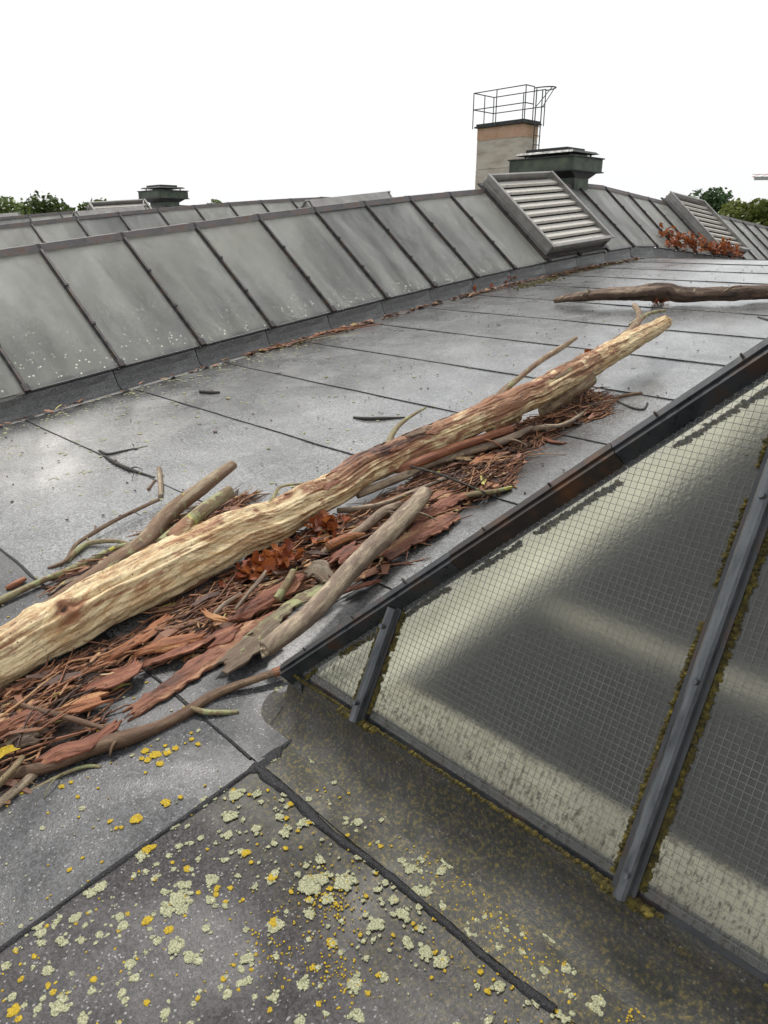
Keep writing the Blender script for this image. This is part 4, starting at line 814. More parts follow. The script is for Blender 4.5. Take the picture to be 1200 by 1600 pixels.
# ---------------------------------------------------------------- fallen log and its limbs
def sp(rows, step): return spline(rows, step)
def wood_tube(b, rows, step, seg, rough, lump, barkf=None, seed=0, ragged=False):
    q = sp(rows, step); pts = [S(r[0], r[1], r[2]) for r in q]; rad = [r[3] for r in q]; n = len(q)
    tot = [0.]
    for i in range(1, n): tot.append(tot[-1]+(pts[i]-pts[i-1]).length)
    for i, p in enumerate(pts):
        j = lump*.35*rad[i]; p += Vector((nz(tot[i]*5, seed, 1)*j, nz(tot[i]*5, seed, 2)*j, nz(tot[i]*5, seed, 3)*j))
    def f(u, a, i):
        ca, sa = math.cos(a), math.sin(a)
        k = 1+lump*.32*nz(u*2.0, ca*.8, sa*.8+seed)+rough*.45*nz(u*1.6+seed, ca*3.6, sa*3.6)+rough*.40*nz(u*3.5, ca*8, sa*8+seed)+rough*.28*nz(u*7+seed, ca*16, sa*16)+rough*.14*nz(u*24, ca*9, sa*9+seed)
        at = .5+.5*nz(u*1.7+seed*3, ca*1.2, sa*1.2)
        if barkf: at = barkf(u/tot[-1], a, at); k += .05*max(0, at-.62)*4
        if barkf:
            for (u0, u1, a0, wv_, dp, sl) in CRK:
                if u0 < u < u1:
                    d_ = (a-a0-sl*(u-u0)-.12*nz(u*6, a0*5, 1)+math.pi) % (2*math.pi)-math.pi
                    k -= dp*math.exp(-(d_/wv_)**2)*min(1, (u-u0)*12, (u1-u)*12); at += .25*math.exp(-(d_/wv_)**2)
            for (u0, a0, rr, hh) in KNT:
                d_ = (a-a0+math.pi) % (2*math.pi)-math.pi; q2 = ((u-u0)/rr)**2+(d_*.09/rr)**2
                if q2 < 6: k += hh*(math.exp(-q2)-.9*math.exp(-q2*7)); at += .3*math.exp(-q2*3)
        if ragged and (i < 2 or i > n-3): k *= 1+.25*nz(ca*3, sa*3, i+seed)
        return k, at
    if ragged:
        pass
    b.tube(pts, rad, seg, True, f)
    return pts
DL = DATA['LOG']
rk = random.Random(21)
CRK = [(u0, u0+rk.uniform(.25, 1.1), rk.uniform(-.8, 3.2), rk.uniform(.035, .07), rk.uniform(.05, .13), rk.uniform(-.15, .15)) for u0 in [rk.uniform(0, 5.0) for _ in range(26)]]
KNT = [(rk.uniform(.4, 5.2), rk.uniform(-.6, 3.0), rk.uniform(.025, .06), rk.uniform(.14, .30)) for _ in range(16)]
def logbark(u, a, at):
    # bare and bleached on the thick end, strips of bark left along the middle
    w_ = .22+.42*math.exp(-((u-.47)/.10)**2)+.42*math.exp(-((u-.74)/.06)**2)+.2*math.exp(-((u-.60)/.05)**2)
    side = .12*math.cos(a-1.3)
    w_ += .55*math.exp(-((u-.43)/.06)**2)*max(0., math.cos(a-1.7))**2+.4*math.exp(-((u-.63)/.04)**2)*max(0., math.cos(a-2.2))
    return max(0., min(1., w_*.75+side+.35*(at-.5)))
log = empty('fallen_log', tuple(S(-2.5, 1.2, 0))); tag(log, 'long bare bleached tree trunk lying up the slope of the felted roof', 'log')
IL = Matrix.Translation(-S(-2.5, 1.2, 0))
b = MB(); wood_tube(b, [r[:3]+(r[3]*.93,) for r in DL['log']], .009, 130, .24, .36, logbark, 3); build(b, 'trunk', M['log'], log, IL, True, 'bark')
for k, m, sg in (('limb_a', 'limb', 16), ('limb_b', 'stick_lichen', 16), ('limb_c', 'limb', 12), ('stub_a', 'limb', 14), ('stub_b', 'log', 14), ('knot_a', 'log', 14), ('knot_b', 'log', 16)):
    b = MB(); wood_tube(b, DL[k], .015, sg, .22, .4, None, hash(k) % 1 + len(k)*1.7+ord(k[-1])); build(b, 'limb' if k[0] == 'l' else 'stub', M[m], log, IL, True, 'bark')
for k, m in (('twig_a', 'stick_lichen'), ('twig_b', 'limb'), ('twig_c', 'stick_lichen'), ('twig_d', 'stick_lichen')):
    b = MB(); wood_tube(b, DL[k], .02, 8, .2, .6, None, ord(k[-1])*1.3); build(b, 'twig', M[m], log, IL, True, 'bark')
# bark flakes still clinging to the trunk
q_ = sp(DL['log'], .02); cen = [S(r[0], r[1], r[2]) for r in q_]
for k in range(34):
    i0 = int(len(q_)*min(.93, max(.05, rng.choice((rng.gauss(.48, .10), rng.gauss(.74, .08), rng.uniform(.1, .9)))))); ln = rng.randint(5, 15)
    if i0+ln >= len(q_): continue
    a0 = rng.uniform(-.9, 2.6); da = rng.uniform(.06, .22); b = MB(); nn_ = 5; sd_ = k*1.37
    for j in range(ln+1):
        tg = (cen[i0+j]-cen[i0+j-1]).normalized(); x = Vector((0, 0, 1)).cross(tg).normalized(); y = tg.cross(x); r = q_[i0+j][3]
        for m_ in range(nn_+1):
            f = -1+2*m_/nn_; e = (1+.9*nz(j*.6, sd_, f)+.5*nz(j*1.9, sd_, f*2))*(.3 if j in (0, ln) else .7 if j in (1, ln-1) else 1); a = a0+da*f*e+.12*nz(j*.5, sd_, 3)
            rr = r*(.985+.05*nz(j*.7, f*2, sd_))-.002*(j in (0, ln))
            b.uv[len(b.v)] = (j*.02+sd_, a*r); b.a[len(b.v)] = .5; b.v.append(cen[i0+j]+(x*math.cos(a)+y*math.sin(a))*rr+tg*(.012*nz(f*3, sd_, j)))
    w_ = nn_+1; o = len(b.v)
    for j in range(ln):
        for m_ in range(nn_): b.f.append((j*w_+m_, j*w_+m_+1, (j+1)*w_+m_+1, (j+1)*w_+m_))
    for i in range(o): b.uv[o+i] = b.uv[i]; b.a[o+i] = .9; b.v.append(b.v[i]-(b.v[i]-cen[i0]).normalized()*.009)
    ring = [m_ for m_ in range(w_)]+[j*w_+nn_ for j in range(1, ln+1)]+[ln*w_+m_ for m_ in range(nn_-1, -1, -1)]+[j*w_ for j in range(ln-1, 0, -1)]
    for i in range(len(ring)): a, c = ring[i], ring[(i+1) % len(ring)]; b.f.append((c, a, o+a, o+c))
    build(b, 'bark_flake', M[('bark_cream', 'stick_brown', 'log', 'bark_cream', 'limb')[k % 5]], log, IL, False, 'bark')
# splintered far end
for i in range(9):
    e = DL['log'][-1]; a = i*.7; b = MB(); r = e[3]
    p0 = S(e[0]+.6*r*math.cos(a), e[1]-.03, e[2]+.6*r*math.sin(a)); p1 = S(e[0]+.6*r*math.cos(a)+rng.uniform(-.01, .01), e[1]+rng.uniform(.01, .05), e[2]+.62*r*math.sin(a))
    b.tube([p0, p1], [r*.45, r*.14], 5); build(b, 'splinter', M['log'], log, IL, False, 'bark')

# ---------------------------------------------------------------- loose sticks
STK = {
 'thick_stick': ('branch', 'stick_pale', 'thick pale brown branch with broken ends leaning over the bark pile toward the skylight corner'),
 'red_tipped': ('branch', 'stick_brown', 'long brown branch with a red tip touching the skylight corner flashing'),
 'near_left_fork': ('branch', 'stick_pale', 'pale forked branch end at the left edge, nearest the camera'),
 'thin_front': ('twig', 'stick_lichen', 'thin yellowish twig on the felt in front of the bark pile'),
 'long_back': ('branch', 'stick_lichen', 'long thin branch behind the log at the left edge of the photo'),
 'arched_back': ('twig', 'stick_brown', 'arched thin twig on the open roof behind the log'),
 'forked_back': ('twig', 'stick_lichen', 'hooked yellowish twig under the arched twig behind the log'),
 'dark_seam': ('twig', 'stick_dark', 'dark mossy twig lying along the felt seam at left'),
 'dark_seam_b': ('twig', 'stick_dark', 'thin dark twig just above the one on the felt seam'),
 'pale_short': ('stick', 'stick_pale', 'short pale stick standing out beside the felt seam at left'),
 'tiny_brown': ('twig', 'stick_brown', 'tiny brown twig just left of the short pale stick'),
 'dark_mid': ('twig', 'stick_dark', 'short dark twig lying alone in the middle of the roof'),
 'dark_far': ('twig', 'stick_dark', 'tiny dark twig near the foot of the long skylight'),
 'red_long': ('branch', 'stick_red', 'long reddish peeled branch along the right side of the log'),
 'grey_long': ('branch', 'stick_pale', 'long grey branch below the reddish peeled one beside the log'),
 'fork_stick': ('branch', 'stick_pale', 'grey knobby branch left of the thick pale branch in the bark pile'),
 'grey_bent': ('branch', 'stick_pale', 'thin bent grey branch under the middle of the log'),
 'pale_curved': ('twig', 'stick_pale', 'pale curved twig at the far end of the bark pile'),
 'yellow_twig': ('twig', 'stick_lichen', 'yellow lichened twig at the right rim of the bark pile'),
 'near_cross': ('twig', 'stick_brown', 'dark twig lying across the red bark at lower left'),
 'fallen_upright': ('twig', 'stick_pale', 'thin leaning twig beside the orange dead leaves'),
 'lichen_stub': ('stick', 'stick_lichen', 'short lichened stub standing by the orange dead leaves'),
 'branched_grey': ('twig', 'stick_pale', 'small grey twig in the bark litter under the log bulge'),
 'thin_arc': ('twig', 'stick_dark', 'thin curved twig alone to the right of the bark pile'),
 'flat_twig': ('twig', 'stick_brown', 'straight brown twig just above the thin curved one'),
 'wire_twig': ('twig', 'stick_dark', 'hair thin dark twig at the right edge of the roof'),
 'rim_stick': ('twig', 'stick_dark', 'small dark twig against the hip flashing at right'),
 'rim_branch': ('branch', 'stick_brown', 'brown branch end resting over the hip flashing at the right edge'),
 'left_chunk': ('stick', 'stick_red', 'small red broken stick beside the long thin branch at the left edge'),
 'near_left_green': ('branch', 'stick_lichen', 'greenish branch end on the bark at the lower left edge'),
 'pale_strip': ('wood chip', 'bark_orange', 'yellow split wood strip in the middle of the bark pile'),
 'dark_line': ('twig', 'stick_dark', 'thin dark twig crossing the two long branches beside the log'),
}
for i, (k, (cat, m, lb)) in enumerate(STK.items()):
    rows = DATA['STICKS'][k]; o0 = S(*rows[len(rows)//2][:2])
    b = MB(); thick = rows[1][3] > .018
    wood_tube(b, rows, .012, 18 if thick else 8, .24 if thick else .2, .5 if thick else .9, None, i*2.37)
    nm = {'wood chip': 'wood_chip'}.get(cat, cat)
    o = build(b, nm, M[m], None, Matrix.Translation(o0), True, 'bark'); o.data.transform(Matrix.Translation(-o0))
    tag(o, lb, cat, 'loose branches and twigs')
    if len(rows) >= 5:
        for jj, sg_ in ((len(rows)//2, 1), (len(rows)-2, -1)):
            r0, r1 = rows[jj-1], rows[jj]; dx, dy = r1[0]-r0[0], r1[1]-r0[1]; dl = math.hypot(dx, dy)+1e-6; dx, dy = dx/dl, dy/dl; an = sg_*rng.uniform(.5, 1.); ex, ey = dx*math.cos(an)-dy*math.sin(an), dx*math.sin(an)+dy*math.cos(an); ln = rng.uniform(.05, .14)
            tw = [(r1[0]+ex*ln*f, r1[1]+ey*ln*f, max(.006, r1[2]*(1-.5*f)+.02*math.sin(3*f)), max(.0016, min(.008, r1[3]*.45)*(1-.6*f))) for f in (0, .35, .7, 1.)]
            b = MB(); wood_tube(b, tw, .012, 6, .2, .8, None, i+jj*.7); build(b, 'side_twig', M[m], o, Matrix.Translation(-o0), True, 'bark')
    if k == 'red_tipped':
        e = rows[0]; b = MB(); e2 = rows[1]; wood_tube(b, [[e[0], e[1], e[2], e[3]*1.05], [(e[0]+e2[0])/2, (e[1]+e2[1])/2, (e[2]+e2[2])/2, e[3]*1.06]], .01, 10, .1, .2, None, 2); bo = build(b, 'peeled_tip', M['stick_red'], o, Matrix.Translation(-o0), True, 'bark')
        tw = [(rows[3][0]+.0, rows[3][1]+.0, .03, .008), (rows[3][0]+.06, rows[3][1]+.03, .025, .009), (rows[3][0]+.12, rows[3][1]+.10, .012, .007)]
        b = MB(); wood_tube(b, tw, .012, 8, .15, .4, None, 4); build(b, 'side_twig', M['stick_lichen'], o, Matrix.Translation(-o0), True, 'bark')
    if k == 'thick_stick':
        for e, sgn in ((rows[0], -1), (rows[-1], 1)):
            for j in range(5):
                a = j*1.3; r = e[3]; b = MB(); b.tube([S(e[0]+.4*r*math.cos(a), e[1]-sgn*.02, e[2]+.4*r*math.sin(a)), S(e[0]+.4*r*math.cos(a)-.01*sgn, e[1]+sgn*rng.uniform(.01, .025), e[2]+.4*r*math.sin(a))], [r*.5, r*.2], 5)
                build(b, 'splinter', M['stick_pale'], o, Matrix.Translation(-o0), False, 'bark')
# dark log lying across the far roof
fl = empty('dark_log', tuple(S(-3.5, 6.6))); tag(fl, 'dark wet log with broken left end lying across the far part of the roof', 'log')
I2 = Matrix.Translation(-S(-3.5, 6.6))
for k, nm, sg in (('main', 'trunk', 26), ('snag', 'stub', 8), ('twig', 'twig', 7)):
    b = MB(); wood_tube(b, [r[:2]+(r[2], r[3]*.95) for r in DATA['FARLOG'][k]], .025, sg, .4, .4, None, len(k)*3.1); build(b, nm, M['farlog'], fl, I2, True, 'bark')

# ---------------------------------------------------------------- bark slabs
def slab(rows, m, lb, seed, curl=.5, thick=.009, roll=0.):
    q = sp(rows, .018); b = MB(); nw = 8; n = len(q); o0 = S(*rows[len(rows)//2][:3]); u = 0
    rmax = max(r[3] for r in rows); jag = [[rng.uniform(-.035, .02) for _ in range(nw+1)] for _e in (0, 1)]
    for i, r in enumerate(q):
        p = S(r[0], r[1], r[2]); a_ = q[max(i-1, 0)]; c_ = q[min(i+1, n-1)]
        tg = (S(*c_[:3])-S(*a_[:3])).normalized(); nn = Vector((0, math.sin(phi(r[1])), math.cos(phi(r[1])))); sdv = tg.cross(nn).normalized()
        nn2 = (nn*math.cos(roll)+sdv*math.sin(roll)); sd2 = sdv*math.cos(roll)-nn*math.sin(roll)
        if i: u += (p-S(*q[i-1][:3])).length
        hw = max(r[3], rmax*.62)*1.12
        for j in range(nw+1):
            x = -1+2*j/nw
            e = hw*(1+.45*nz(u*9, seed, x)+.40*nz(u*34, seed*2, x*2)) if j in (0, nw) else hw
            lift = curl*hw*(1-x*x)*(.6+.4*nz(u*5, seed))+.16*hw*nz(u*14+seed, x*3, 2)+.10*hw*nz(u*40, x*9+seed, 4)
            v_ = p+sd2*(x*e)+nn2*lift+tg*((-jag[0][j] if i == 0 else jag[1][j] if i == n-1 else -.5*jag[0][j] if i == 1 else .5*jag[1][j] if i == n-2 else 0))
            b.uv[len(b.v)] = (u+seed, x*hw); b.a[len(b.v)] = .5+.5*nz(u*3, seed, x); b.v.append(v_-o0)
    w_ = nw+1
    for i in range(n-1):
        for j in range(nw): b.f.append((i*w_+j, i*w_+j+1, (i+1)*w_+j+1, (i+1)*w_+j))
    o = len(b.v)
    for i in range(n*w_): b.uv[o+i] = b.uv[i]; b.a[o+i] = .8; b.v.append(b.v[i]-Vector((0, 0, thick*(.8+.5*nz(i*.3, seed)))))
    for i in range(n-1):
        for j in range(nw): b.f.append((o+i*w_+j, o+(i+1)*w_+j, o+(i+1)*w_+j+1, o+i*w_+j+1))
    ring = [j for j in range(w_)]+[i*w_+nw for i in range(1, n)]+[(n-1)*w_+j for j in range(nw-1, -1, -1)]+[i*w_ for i in range(n-2, 0, -1)]
    for i in range(len(ring)): a, c = ring[i], ring[(i+1) % len(ring)]; b.f.append((c, a, o+a, o+c))
    ob = build(b, 'bark_piece', m, None, Matrix.Translation(o0), False, 'bark')
    return tag(ob, lb, 'bark', 'slabs of fallen bark')
BK = {
 'long_slab': ('bark_cream', 'long narrow red bark strip with a pale edge pointing at the lichened felt'),
 'grey_slab': ('bark_grey', 'broad grey outer bark slab beside the pale end of the thick branch'),
 'twin_slab_low': ('bark_red', 'lower of two parallel red bark slabs below the log bulge'),
 'twin_slab_high': ('bark_orange', 'upper of two parallel bark slabs below the log bulge'),
 'orange_strip': ('bark_orange', 'orange curved bark strip standing close under the log'),
 'brown_flap': ('bark_red', 'wide brown bark flap below the orange curved strip'),
 'green_slab': ('bark_green', 'long bark slab covered in green and yellow lichen'),
 'pink_chunk': ('bark_red', 'pinkish bark chunk tucked under the thick branch'),
 'long_right': ('bark_cream', 'long red bark slab at the right rim of the pile, right of the thick branch'),
 'tail_slab': ('bark_red', 'small red bark strip at the pile rim near the hip flashing'),
 'small_right': ('bark_red', 'small red bark piece lying alone right of the pile'),
 'near_block': ('bark_red', 'jagged red bark block on the long red tipped branch'),
 'near_grey': ('bark_grey', 'grey bark piece beside a yellow leaf at the left edge'),
 'near_red': ('bark_red', 'flat red bark slab at the left edge under the dark cross twig'),
 'near_shelf': ('bark_orange', 'narrow orange bark shelf at the left edge under the log'),
 'log_foot': ('bark_cream', 'tan bark slab leaning against the near end of the log'),
 'orange_low': ('bark_orange', 'orange bark slab just right of the dark cross twig'),
 'mid_flap': ('bark_red', 'small curled red flap above the broad grey bark slab'),
 'arch_piece': ('bark_grey', 'arched grey bark piece bridging beside the thick branch'),
 'back_chip': ('bark_red', 'red bark chip behind the log by the lichened stub'),
 'back_slab': ('bark_grey', 'grey brown bark slab behind the log at the left'),
 'inner_long': ('bark_red', 'long red bark slab just below the orange dead leaves'),
 'upper_thin': ('bark_red', 'thin red bark slab under the two long branches'),
 'round_flake': ('bark_cream', 'pale round bark flake at the upper right of the pile'),
 'pale_sliver': ('bark_orange', 'small bright yellow wood sliver in the dark litter under the log'),
 'strip_right': ('bark_orange', 'short orange bark strip below the long grey branch'),
}
for i, (k, (m, lb)) in enumerate(BK.items()):
    slab(DATA['BARK'][k], M[m], lb, i*1.71+.3, rng.uniform(.15, .6), .010, rng.uniform(-.35, .35))

# ---------------------------------------------------------------- bark litter, too fine to count
def inside(p, poly):
    c = False; j = len(poly)-1
    for i in range(len(poly)):
        (xi, yi), (xj, yj) = poly[i], poly[j]
        if (yi > p[1]) != (yj > p[1]) and p[0] < (xj-xi)*(p[1]-yi)/(yj-yi)+xi: c = not c
        j = i
    return c
def edge_d(p, poly):
    d = 9
    for i in range(len(poly)):
        a = poly[i]; c = poly[(i+1) % len(poly)]; vx, vy = c[0]-a[0], c[1]-a[1]; l2 = vx*vx+vy*vy+1e-9
        f = max(0, min(1, ((p[0]-a[0])*vx+(p[1]-a[1])*vy)/l2)); d = min(d, math.hypot(p[0]-a[0]-f*vx, p[1]-a[1]-f*vy))
    return d
def chip(b, t, s, h, L, wd, ang, tone, tilt, th=.003):
    p = S(t, s, h); ca, sa = math.cos(ang), math.sin(ang); x = Vector((ca, sa, 0)); y = Vector((-sa, ca, 0)); z = Vector((0, 0, 1))
    x = (x+z*tilt[0]).normalized(); y = (y+z*tilt[1]).normalized(); z = x.cross(y).normalized(); o = len(b.v); cv = rng.uniform(-.12, .25)*L; tw = rng.uniform(-.4, .4)
    for dz in (0, -th):
        for k, u in enumerate((-1, -.1, 1)):
            ww = wd*(rng.uniform(.3, .7) if k != 1 else rng.uniform(.85, 1.1))
            for v_ in (-1, 1):
                b.a[len(b.v)] = tone; b.v.append(p+x*(u*L+rng.uniform(-.1, .1)*L)+y*(v_*ww)+z*(cv*(1-u*u)+tw*u*v_*ww+dz))
    for k in (0, 2):
        b.f += [(o+k, o+k+2, o+k+3, o+k+1), (o+6+k, o+6+k+1, o+6+k+3, o+6+k+2), (o+k, o+6+k, o+8+k, o+k+2), (o+k+1, o+k+3, o+9+k, o+7+k)]
    b.f += [(o, o+1, o+7, o+6), (o+4, o+10, o+11, o+5)]
def scatter(poly, n, fn):
    x0, x1 = min(p[0] for p in poly), max(p[0] for p in poly); y0, y1 = min(p[1] for p in poly), max(p[1] for p in poly); k = 0; tr_ = 0
    while k < n and tr_ < n*60:
        tr_ += 1; p = (rng.uniform(x0, x1), rng.uniform(y0, y1))
        if inside(p, poly): fn(p, edge_d(p, poly)); k += 1
b = MB(); bt = MB()
for poly, n, nt_ in ((DATA['LITTER'][0], 6400, 1350), (DATA['LITTER'][1], 700, 260)):
    def put(p, d):
        if nz(p[0]*4, p[1]*4, 3) < -.28 and d < .12: return
        hm = min(.065, .01+d*.45); big = rng.random() < .09
        L = rng.uniform(.03, .085) if big else rng.uniform(.006, .028)
        chip(b, p[0], p[1], rng.uniform(.006, hm), L, L*rng.uniform(.09, .30), rng.gauss(1.55, .35) if rng.random() < .85 else rng.uniform(0, 6.3), min(1, max(0, rng.gauss(.47, .27))), (rng.uniform(-.3, .3), rng.uniform(-.45, .45)), rng.uniform(.002, .005))
    scatter(poly, n, put)
    def put2(p, d):
        a = rng.gauss(1.55, .35); L = rng.uniform(.04, .11+.16*rng.random()**2); hm = min(.075, .012+d*.5); h = rng.uniform(.01, hm); r = rng.uniform(.0018, .0045)
        q = [S(p[0]+math.cos(a)*L*f+.02*nz(f*3, p[0]*20, 1), p[1]+math.sin(a)*L*f+.02*nz(f*3, p[1]*20, 2), max(.004, h+f*rng.uniform(-.02, .02))) for f in (-1, -.5, 0, .5, 1)]
        k0 = len(bt.v); bt.tube(q, [r*.6, r, r*1.1, r, r*.5], 5); tn = rng.uniform(.05, .85)
        for i in range(k0, len(bt.v)): bt.a[i] = tn
    scatter(poly, nt_, put2)
tag(build(b, 'bark_litter', M['litter'], None, None, False, 'tone'), 'heap of small red brown bark chips along the fallen log', 'bark litter', kind='stuff')
bt.uv = {}
tag(build(bt, 'twig_litter', M['litter'], None, None, True, 'tone'), 'fine broken twigs mixed into the bark along the fallen log', 'twigs', kind='stuff')

# wet mulch under the chips
b = MB(); idx = {}; gs = .022
for poly in DATA['LITTER']:
    x0, x1 = min(p[0] for p in poly), max(p[0] for p in poly); y0, y1 = min(p[1] for p in poly), max(p[1] for p in poly)
    for i in range(int(x0/gs)-1, int(x1/gs)+1):
        for j in range(int(y0/gs)-1, int(y1/gs)+1):
            c = ((i+.5)*gs, (j+.5)*gs)
            if not inside(c, poly) or edge_d(c, poly) < .02+.05*(nz(c[0]*6, c[1]*6, 9)+.3): continue
            f = []
            for (di, dj) in ((0, 0), (1, 0), (1, 1), (0, 1)):
                key = (i+di, j+dj)
                if key not in idx:
                    p = (key[0]*gs, key[1]*gs); d = edge_d(p, poly) if inside(p, poly) else 0
                    idx[key] = len(b.v); b.v.append(S(p[0], p[1], .0085+min(.032, d*.25)*(.6+.7*nz(p[0]*15, p[1]*15, 3))+.006*nz(p[0]*50, p[1]*50, 1)))
                f.append(idx[key])
            b.f.append(tuple(f))
tag(build(b, 'mulch', M['mulch'], None, None, False), 'dark wet bark mulch packed along the fallen log', 'mulch', kind='stuff')

# litter caught in the gutter at the foot of the long skylight
b = MB(); tb = TR[1]+W+.10
for (s0, s1, n, wd) in ((3.0, 4.7, 150, .05), (4.8, 5.9, 60, .035), (6.0, 7.6, 150, .05), (7.6, 9.6, 150, .07), (.4, 3., 30, .05), (9.6, 10.6, 60, .06)):
    for i in range(n):
        s = rng.uniform(s0, s1); t = tb+abs(rng.gauss(0, wd)); L = rng.uniform(.012, .05)
        chip(b, t, s, rng.uniform(.01, .035), L, L*rng.uniform(.12, .5), rng.gauss(1.6, .5), min(1, max(0, rng.gauss(.5, .25))), (rng.uniform(-.3, .3), rng.uniform(-.4, .4)))
tag(build(b, 'gutter_litter', M['litter'], None, None, False, 'tone'), 'dead leaves and bark bits caught along the foot of the long skylight', 'leaf litter', kind='stuff')
for i, (s, L, t, a) in enumerate(((3.9, .75, .05, .02), (3.6, .5, .10, .05), (4.2, .35, .12, .10), (6.6, .35, .06, .06))):
    rows = [(tb+t+a*f*2, s+f*L, .022+.01*math.sin(i+f*5), .009-.003*abs(f)) for f in (-1, -.4, .2, 1)]
    b = MB(); wood_tube(b, rows, .03, 7, .15, .6, None, i*3.3+1); o = build(b, 'twig', M['stick_red' if i % 2 == 0 else 'stick_brown'], None, None, True, 'bark')
    tag(o, ('long orange twig along the foot of the long skylight', 'brown twig beside the long orange one at the skylight foot', 'short orange twig slanting off the skylight foot', 'brown twig among red leaves at the skylight foot')[i], 'twig', 'loose branches and twigs')
b = MB()
for (s, t, n, rs, rt_) in ((7.55, .22, 160, .30, .07), (8.9, .10, 130, .55, .06), (9.9, .1, 60, .4, .05), (4.0, .10, 30, .4, .03)):
    for i in range(n): bead(b, S(tb+t+rng.gauss(0, rt_), s+rng.gauss(0, rs), .008), rng.uniform(.008, .022), .6)
mo = build(b, 'moss_patch', M['moss']); tag(mo, 'olive moss cushions in the far corner at the skylight foot', 'moss', kind='stuff')

# ---------------------------------------------------------------- dead leaves
def leaf_mesh(seed):
    r2 = random.Random(seed); b = MB(); n = 6; cu = r2.uniform(.5, 1.6); tw = r2.uniform(-.9, .9); fo = r2.uniform(.2, .9)
    for i in range(n+1):
        u = i/n; wv = .34*math.sin(math.pi*(u*.92+.05))**.8*(1+.25*math.sin(u*19+seed))
        c = Vector((math.sin(cu*u)/cu, 0, (1-math.cos(cu*u))/cu)); tl = tw*u
        for v_ in (-1, -.35, .35, 1):
            b.v.append(c+Vector((0, v_*wv*math.cos(tl), abs(v_)*wv*fo+v_*wv*math.sin(tl)+.05*r2.uniform(-1, 1))))
    for i in range(n):
        for j in range(3): b.f.append((i*4+j, (i+1)*4+j, (i+1)*4+j+1, i*4+j+1))
    return b.mesh('leaf', M['red_leaf'], True)
LM = [leaf_mesh(i) for i in range(6)]
def leaves(root, origin, pts, size):
    for p in pts:
        o = bpy.data.objects.new('leaf', rng.choice(LM)); col.objects.link(o); o.parent = root; k = size*rng.uniform(.6, 1.25)
        o.matrix_local = Matrix.Translation(p-origin) @ Matrix.Rotation(rng.uniform(0, 6.28), 4, 'Z') @ Matrix.Rotation(rng.uniform(-.7, .8), 4, 'Y') @ Matrix.Rotation(rng.uniform(-.9, .9), 4, 'X') @ Matrix.Scale(k, 4)
LB = {'a': 'bright orange crumpled dead leaves under the log in the bark pile', 'b': 'small orange leaf tuft under the middle of the log',
      'c': 'red leaf tuft under the dark far log', 'd': 'dark red leaf tuft behind the far end of the pale log', 'e': 'red leaves gathered at the foot of the long skylight'}
for key, lb in LB.items():
    rows = [r for r in DATA['LEAVES'] if r[0] == key]; o0 = S(rows[0][1], rows[0][2]); root = tag(empty('leaf_cluster', tuple(o0)), lb, 'dead leaves', 'clusters of dead red leaves')
    for (_, t, s, h, n, r) in rows:
        pts = [S(t+rng.gauss(0, r*.55), s+rng.gauss(0, r*1.1), max(.008, h+rng.gauss(0, r*.25))) for _ in range(int(n*1.6))]
        leaves(root, o0, pts, max(.05, min(.075, r*1.2)))
# leafy branch hanging against the skylight by the second vent
o0 = S(-5.75, 13.6, .1); root = tag(empty('leafy_branch', tuple(o0)), 'russet leafy oak branch lying against the skylight foot below the far vent', 'branch')
stems = [((-6.15, 12.1, .46, .012), (-5.95, 12.7, .36, .012), (-5.78, 13.5, .27, .015), (-5.7, 14.4, .25, .015)), ((-5.9, 12.9, .30, .010), (-6.0, 12.3, .28, .008), (-6.0, 11.9, .26, .006)), ((-5.8, 13.6, .27, .01), (-5.85, 14.0, .33, .008), (-5.95, 14.3, .38, .006))]
for st in stems:
    b = MB(); wood_tube(b, [list(q) for q in st], .08, 6, .1, .4, None, 5); build(b, 'stem', M['stick_brown'], root, Matrix.Translation(-o0), True, 'bark')
    pts = []
    for q in sp([list(q) for q in st], .05):
        for _ in range(5): pts.append(S(q[0]+rng.gauss(0, .05), q[1]+rng.gauss(0, .10), q[2]+rng.gauss(0, .06)))
    leaves(root, o0, pts, .08)
# the yellow leaf on the near bark
b = MB(); r2 = random.Random(3); c0 = S(-2.03, -.52, .085)
ring = []
for i in range(18):
    a = 2*math.pi*i/18; q = (1+.18*r2.uniform(-1, 1)); ring.append(c0+Vector((.022*math.cos(a)*q, .045*math.sin(a)*q, .01*math.cos(2*a)+.006*math.sin(a))))
b.v = [c0+Vector((0, 0, -.004))]+ring; b.f = [(0, 1+i, 1+(i+1) % 18) for i in range(18)]
b.v += [v-Vector((0, 0, .0015)) for v in b.v[:19]]; b.f += [(19, 20+(i+1) % 18, 20+i) for i in range(18)]
tag(build(b, 'yellow_leaf', M['yellow_lichen'], None, None, True), 'single round yellow leaf on the bark at the left edge', 'leaf')

